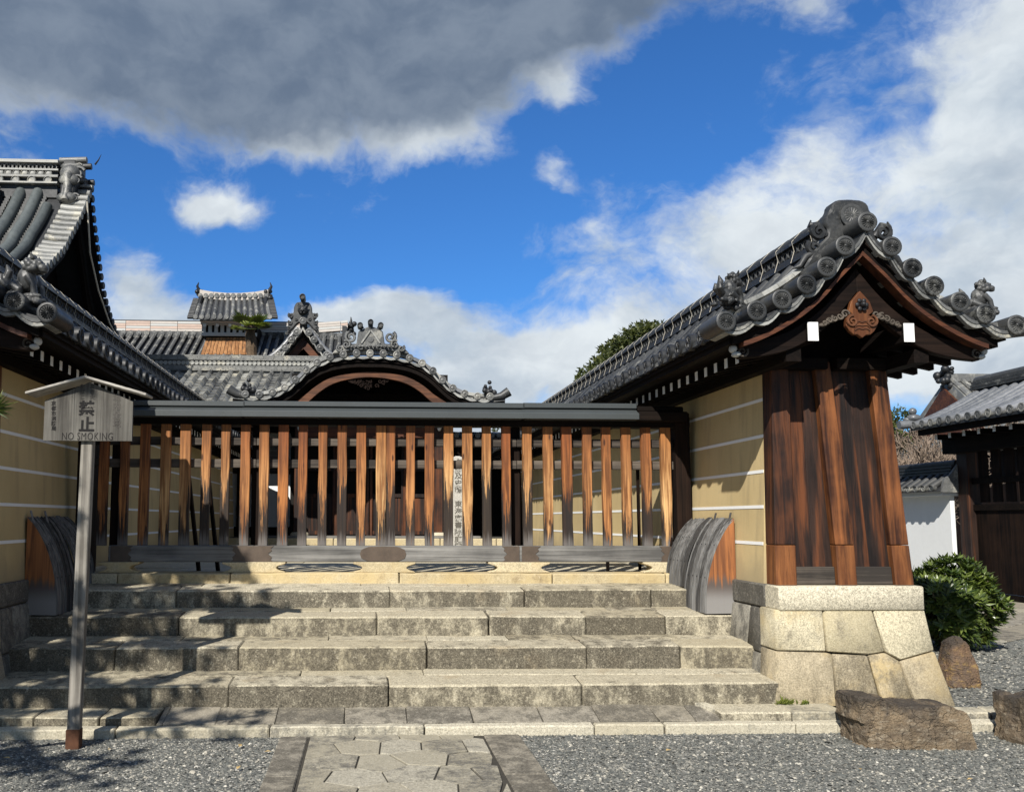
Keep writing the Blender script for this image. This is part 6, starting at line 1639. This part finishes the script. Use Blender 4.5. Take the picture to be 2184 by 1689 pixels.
# ================================================================== SIDE GATE AND WHITE WALL, RIGHT
SG = 11.45
gate = thing('side_gate', 'dark timber gate with a silvery tiled roof beyond the clipped shrub', 'gate', (SG, 15.0, .15))
ev0, ev1 = P(1945, 908, X=10.72), P(2184, 857, X=10.72)
ez = lambda y: ev0.z + (ev1.z - ev0.z) * (ev0.y - y) / (ev0.y - ev1.y)
RXg = 12.2
def grow(y):  # roof line from eave to ridge at depth y
    return [(10.72, ez(y)), (11.05, ez(y) + .12), (11.45, ez(y) + .31), (11.85, ez(y) + .53), (RXg, ez(y) + .72)]
ya, yb = ev0.y + .05, 11.6
m_ = MB()
g0 = grow(ya); 
m_.prism([(x, ya, z - .10) for x, z in g0] + [(x, ya, z - .05) for x, z in reversed(g0)], (0, yb - ya, 0)); groof = mk('roof', m_, M_tile_dark, gate)
m_ = MB(); m_.hexa([(RXg, yb, g0[-1][1] - .1), (13.7, yb, g0[0][1]), (13.7, ya, g0[0][1]), (RXg, ya, g0[-1][1] - .1)], [(RXg, yb, g0[-1][1]), (13.7, yb, g0[0][1] + .1), (13.7, ya, g0[0][1] + .1), (RXg, ya, g0[-1][1])]); mk('far_slope', m_, M_tile_dark, groof)
yy = ya - .12; i = 0
while yy > yb:
    pts, rr = jointed([(x, yy, z + .0) for x, z in grow(ya)], .28, .072)
    m_ = MB(); m_.tube(pts, rr, 10); mk('cover_tile_row', m_, M_tile_silver, groof, smooth=50)
    place('eave_end_tile', ME_tomoe, groof, (10.70, yy, g0[0][1] - .0), (0, 0, rad(-90)), (1.0, .5, 1.0)); yy -= .262; i += 1
for z_, w_ in ((g0[-1][1] + .0, .20), (g0[-1][1] + .06, .18), (g0[-1][1] + .12, .16)):
    m_ = MB(); m_.box(RXg - w_, RXg + w_, yb, ya + .05, z_, z_ + .05); mk('ridge_course', m_, M_tile, groof)
m_ = MB(); m_.tube([(RXg, yb, g0[-1][1] + .20), (RXg, ya + .1, g0[-1][1] + .20)], .085, 10); mk('ridge_cap', m_, M_tile, groof, smooth=50)
m_ = MB(); a = Vector((10.80, ya, g0[0][1] + .16)); m_.ell(a, (.14, .12, .08)); m_.ell(a + V(-.02, 0, .13), .075); m_.ell(a + V(0, .05, -.03), (.2, .1, .06)); mk('corner_finial', m_, M_tile_silver, groof, smooth=60)
m_ = MB(); m_.tube([(10.95, ya - .02, g0[0][1] + .05), (10.5, ya + .02, g0[0][1] + .02)], .085, 10); mk('corner_end_tile', m_, M_tile_silver, groof, smooth=50)
m_ = MB(); m_.box(10.80, 10.9, yb, ya - .1, g0[0][1] - .2, g0[0][1] - .09); mk('eave_board', m_, M_wood_dark, groof)
m_ = MB(); m_.hexa([(10.85, yb, g0[0][1] - .14), (11.6, yb, g0[0][1] + .12), (11.6, ya - .1, g0[0][1] + .12), (10.85, ya - .1, g0[0][1] - .14)], [(10.85, yb, g0[0][1] - .10), (11.6, yb, g0[0][1] + .16), (11.6, ya - .1, g0[0][1] + .16), (10.85, ya - .1, g0[0][1] - .10)]); mk('soffit', m_, M_wood_dark, groof)
for k in range(12):
    y = ya - .35 - k * .4; m_ = MB(); m_.box(11.0, 11.5, y - .04, y + .04, g0[0][1] - .30, g0[0][1] - .20); mk('rafter', m_, M_wood_dark, groof)
    m_ = MB(); m_.box(10.992, 10.998, y - .036, y + .036, g0[0][1] - .297, g0[0][1] - .203); mk('rafter_end', m_, M_white, groof)
m_ = MB(); m_.box(11.3, 11.6, 11.6, 16.95, 2.9, 3.2); mk('lintel', m_, M_wood_dark, gate)
m_ = MB(); m_.box(SG - .02, SG + .24, 16.45, 16.75, .15, 3.2); mk('gate_post', m_, M_wood_brown, gate, bevel=.01)
m_ = MB(); m_.box(SG - .05, SG + .28, 13.2, 13.5, .15, 3.2); mk('gate_post', m_, M_wood_brown, gate, bevel=.01)
for k in range(11):
    y0_ = 16.43 - k * .29; m_ = MB(); m_.box(SG + .10, SG + .14, y0_ - .283, y0_, .30, 1.85); mk('door_board', m_, M_wood_darkz, gate)
for k in range(9):
    y0_ = 16.3 - k * .34; m_ = MB(); m_.box(SG + .1, SG + .14, y0_ - .22, y0_, 1.95, 2.9); mk('door_bar', m_, M_wood_darkz, gate)
for z_ in (.22, 1.85, 2.35):
    m_ = MB(); m_.box(SG + .06, SG + .18, 13.5, 16.45, z_ - .05, z_ + .06); mk('door_rail', m_, M_wood_darkx, gate)
m_ = MB(); m_.box(SG - .1, SG + .4, 13.0, 16.9, .10, .18); mk('gate_sill_stone', m_, M_granite_pave, gate, bevel=.01)
ww = thing('white_wall', 'white plastered wall with a small dark tiled coping, joined to the side gate', 'wall', (11.07, 17.5, .15))
c0 = P(2025, 1050, Y=16.9); cx0 = c0.x
ztop = c0.z
m_ = MB(); m_.box(cx0, SG + .0, 16.9, 17.1, .1, ztop); m_.box(cx0, cx0 + .25, 17.1, 24.0, .1, ztop); m_ = MB()
m_.prism([(cx0, 16.9, .1), (SG, 16.9, .1), (SG, 17.15, .1), (cx0 + .25, 17.15, .1), (cx0 + .25, 24, .1), (cx0, 24, .1)], (0, 0, ztop - .1)); wb = mk('plaster', m_, M_whitewall, ww)
m_ = MB(); m_.prism([(cx0 - .34, 16.75, ztop + .02), (cx0 + .12, 16.75, ztop + .36), (cx0 + .58, 16.75, ztop + .02)], (0, 7.2, 0)); cp = mk('coping', m_, M_tile_dark, ww)
m_ = MB(); m_.box(cx0 - .22, cx0 + .4, 16.8, 23.9, ztop - .06, ztop + .03); mk('coping_board', m_, M_whitewall, ww)
yy = 16.9
while yy < 23:
    m_ = MB(); m_.tube([(cx0 + .10, yy, ztop + .40), (cx0 - .15, yy, ztop + .22), (cx0 - .36, yy, ztop + .09)], .065, 8); mk('cover_tile_row', m_, M_tile, cp, smooth=50)
    place('eave_end_tile', ME_tomoe, cp, (cx0 - .37, yy, ztop + .085), (0, 0, rad(-90)), (.85, .4, .85)); yy += .25
for z_, w_ in ((.36, .16), (.42, .14), (.48, .12)):
    m_ = MB(); m_.box(cx0 + .12 - w_, cx0 + .12 + w_, 16.8, 23.9, ztop + z_, ztop + z_ + .045); mk('coping_course', m_, M_tile_dark, cp)
m_ = MB(); m_.tube([(cx0 + .12, 16.8, ztop + .56), (cx0 + .12, 23.9, ztop + .56)], .075, 10); mk('coping_cap', m_, M_tile_dark, cp, smooth=50)
m_ = MB(); m_.prism([(cx0 - .28, 16.72, ztop + .0), (cx0 + .45, 16.72, ztop + .0), (cx0 + .42, 16.72, ztop + .5), (cx0 + .14, 16.72, ztop + .62), (cx0 - .08, 16.72, ztop + .34), (cx0 - .2, 16.72, ztop + .26)], (0, .06, 0)); mk('coping_end', m_, M_tile_mid, ww)

# roof further back
BY = 30.0
bk = thing('far_gabled_house', 'far tiled roof with a red-brown gable behind the side gate', 'building', (P(2060, 1000, Y=BY).x + 4, BY + 3, .15))
a, b = P(2018, 812, Y=BY), P(2500, 812, Y=BY); rz2 = a.z
m_ = MB(); m_.hexa([(a.x - .2, BY - 3.4, rz2 - 2.6), (b.x, BY - 3.4, rz2 - 2.6), (b.x, BY + 3.4, rz2 - 2.6), (a.x - .2, BY + 3.4, rz2 - 2.6)], [(a.x, BY - .1, rz2), (b.x, BY - .1, rz2), (b.x, BY + .1, rz2), (a.x, BY + .1, rz2)]); br_ = mk('roof', m_, M_tile_mid, bk)
for i in range(24):
    m_ = MB(); x = a.x + .1 + i * .34; m_.tube([(x, BY - .15, rz2 + .03), (x, BY - 3.3, rz2 - 2.5)], .085, 7); mk('cover_tile_row', m_, M_tile_mid, br_, smooth=50)
m_ = MB(); m_.box(a.x, b.x, BY - .22, BY + .22, rz2 - .05, rz2 + .22); mk('ridge', m_, M_tile_mid, br_)
m_ = MB(); q = random.Random(5)
for i in range(16): m_.ell((a.x + q.uniform(-.2, .15), BY + q.uniform(-.3, .3), rz2 + q.uniform(-.2, .4)), q.uniform(.08, .15), 7, 5)
mk('ridge_end_ornament', m_, M_tile_dark, bk, smooth=60)
m_ = MB(); m_.prism([(a.x - .15, BY - 2.9, rz2 - 2.6), (a.x - .15, BY, rz2 - .25), (a.x - .15, BY + 2.9, rz2 - 2.6)], (.08, 0, 0)); mk('gable_panel', m_, M_wood_redx, bk)
m_ = MB(); m_.box(a.x + .4, b.x, BY - 2.6, BY + 2.6, .1, rz2 - 2.5); mk('wall', m_, M_wood_darkz, bk)

# ================================================================== TREES
def crown_leaves(q, blobs, n, L, W, thr=.15):
    lv = []
    for (c, r) in blobs:
        c = Vector(c)
        for i in range(int(n * r * r)):
            d = rdir(q); rr = q.uniform(.35, 1.0) ** .5; p = c + Vector((d.x * r, d.y * r, d.z * r * .82)) * rr
            tone0 = q.random() ** 1.3
            for k in range(5):
                dd = (rdir(q, .1) + d * .5).normalized(); wv = dd.cross(rdir(q)).normalized(); lv.append((p + rdir(q) * L * .5, dd, wv, L * q.uniform(.7, 1.3), W * q.uniform(.7, 1.2), min(1, max(0, tone0 * .8 + q.uniform(-.1, .25)))))
    return lv
EY = 26.0
tb = Vector((P(1430, 900, Y=EY).x, EY, .15))
ev = thing('evergreen_tree', 'round-headed evergreen tree showing above the long tiled wall roof', 'tree', tb)
q = random.Random(31)
bl = []
for (x, y, r) in ((1375, 722, .55), (1345, 735, .55), (1400, 720, .5), (1318, 757, .60), (1290, 785, .45), (1262, 808, .42), (1240, 818, .25), (1345, 775, .8), (1400, 760, .9), (1300, 815, .7), (1450, 750, .9), (1430, 810, 1.1), (1360, 830, .9), (1500, 800, 1.0), (1265, 830, .4), (1300, 770, .3)):
    for k in range(1): bl.append((P(x, y, Y=EY + q.uniform(-.8, .8)), r))
lv = crown_leaves(q, bl, 620, .14, .075)
place('crown', leaf_mesh('crown', lv, M_leaf_tree), ev, (0, 0, 0), kind='stuff').location = -tb
m_ = MB(); m_.tube([tb, tb + V(0, 0, 1.6), tb + V(.1, 0, 3.0), tb + V(-.1, 0, 4.6)], [.22, .18, .15, .08], 9); mk('trunk', m_, M_bark, ev, fix=False)
for (c, r) in bl[:12]:
    m_ = MB(); s0 = tb + V(.05, 0, q.uniform(2.2, 3.8)); m_.tube([s0, s0.lerp(Vector(c), .5) + V(0, 0, -.15), Vector(c)], [.07, .045, .015], 5); mk('limb', m_, M_bark, ev, fix=False)

# low distant tree glimpsed through the gap right of the porch
def bush(name, label, cat, x, y, Y, r, seed, mat, n=120, base=.985, L=.12):
    q = random.Random(seed); c = P(x, y, Y=Y); b0 = Vector((c.x, Y, base)); t_ = thing(name, label, cat, b0)
    bl = [(c + rdir(q) * r * .7, r * q.uniform(.45, .75)) for i in range(7)]
    place('crown', leaf_mesh('crown', crown_leaves(q, bl, n, L, L * .42), mat), t_, (0, 0, 0), kind='stuff').location = -b0
    m_ = MB(); m_.tube([b0, b0 + V(0, 0, (c.z - base) * .5), c], [.12, .1, .04], 7); mk('trunk', m_, M_bark, t_, fix=False)
bush('garden_tree', 'small green tree seen through the pickets beyond the porch end', 'tree', 1072, 935, 34.0, 1.0, 3, M_leaf_tree)
bush('garden_tree', 'green leafy tree partly hidden behind the tall boarded wall end', 'tree', 1908, 915, 24.0, .5, 4, M_leaf_tree, 520, .15)

# bare deciduous trees behind the white wall
def bare(label, base, h, spread_, seed, depth=5):
    q = random.Random(seed); t_ = thing('bare_tree', label, 'tree', base, 'bare trees behind the white wall')
    m_ = MB(); tw = MB()
    def grow_(p, d, L, r, k):
        n_ = 3; pts = [p]; rr = [r]; c = p; dd = d
        for i in range(n_):
            dd = (dd + rdir(q) * .22 + V(0, 0, .10)).normalized(); c = c + dd * L / n_; pts.append(c); rr.append(max(.010, r * (1 - .35 * (i + 1) / n_)))
        (m_ if k >= depth - 1 else tw).tube(pts, rr, 5 if k >= depth - 1 else 3, caps=False)
        if k == 0: return
        for i in range(q.randint(3, 4) if k < depth else 6):
            a = pts[q.randint(1, n_)]; nd = (dd + rdir(q) * spread_ + V(0, 0, .12)).normalized(); grow_(a, nd, L * q.uniform(.55, .82), rr[-1] * .78, k - 1)
    grow_(Vector(base), V(0, 0, 1), h * .36, .10, depth)
    mk('trunk', m_, M_twig, t_, fix=False); mk('twigs', tw, M_twig, t_, fix=False, kind='stuff')
a = P(1958, 1100, Y=21.5); bare('bare twiggy tree behind the white wall, close to the boarded wall end', (a.x, 21.5, .15), 3.9, .85, 5, 6)
a = P(2010, 1100, Y=22.5); bare('bare twiggy tree behind the white wall, close to the gate roof', (a.x, 22.5, .15), 4.3, .8, 8, 6)
a = P(1935, 1100, Y=24.5); bare('bare twiggy tree standing farthest back behind the white wall', (a.x, 24.5, .15), 4.2, .85, 13, 6)

# pine whose branches throw the dappled shade on the left of the steps
pine0 = Vector((-4.60, 3.10, 0))
pine = thing('pine_tree', 'pine tree with layered needle branches beside the shaded wall end', 'pine tree', pine0)
q = random.Random(41); m_ = MB(); m_.tube([pine0, pine0 + V(.15, .1, 1.5), pine0 + V(-.1, .25, 3.2), pine0 + V(.1, .2, 4.8), pine0 + V(0, .1, 6.2)], [.24, .19, .15, .10, .03], 9); mk('trunk', m_, M_bark, pine, fix=False)
lv = []; br = MB()
tips = []
for i in range(38):
    z = 2.5 + i * .09; a = i * 2.39; L = 2.3 * (1 - (z - 2.0) / 6.0) * q.uniform(.75, 1.1)
    s0 = pine0 + V(0, .15, z); e0 = s0 + V(math.cos(a) * L, math.sin(a) * L, q.uniform(-.1, .25)); md = s0.lerp(e0, .5) + V(0, 0, .12)
    br.tube([s0, md, e0], [.045, .03, .01], 5)
    for k in range(15):
        u = q.uniform(.30, 1.0); p = s0.lerp(e0, u) + V(q.uniform(-.25, .25), q.uniform(-.25, .25), q.uniform(.0, .12)); tips.append(p)
# one low branch reaches to the frame's left edge
tip = P(-14, 884, Y=4.6); s0 = pine0 + V(0, .2, 2.3); br.tube([s0, s0.lerp(tip, .5) + V(0, 0, .15), tip], [.05, .03, .008], 5)
for u in (.55, .7, .82, .92, 1.0): tips.append(s0.lerp(tip, u) + V(0, 0, .03))
for p in tips:
    for k in range(80):
        d = rdir(q, .35); wv = d.cross(rdir(q)).normalized(); lv.append((p, d, wv, q.uniform(.08, .13), .011, q.random()))
mk('branch', br, M_bark, pine, fix=False, kind='stuff')
place('needles', leaf_mesh('needles', lv, M_leaf_pine), pine, (0, 0, 0), kind='stuff').location = -pine0
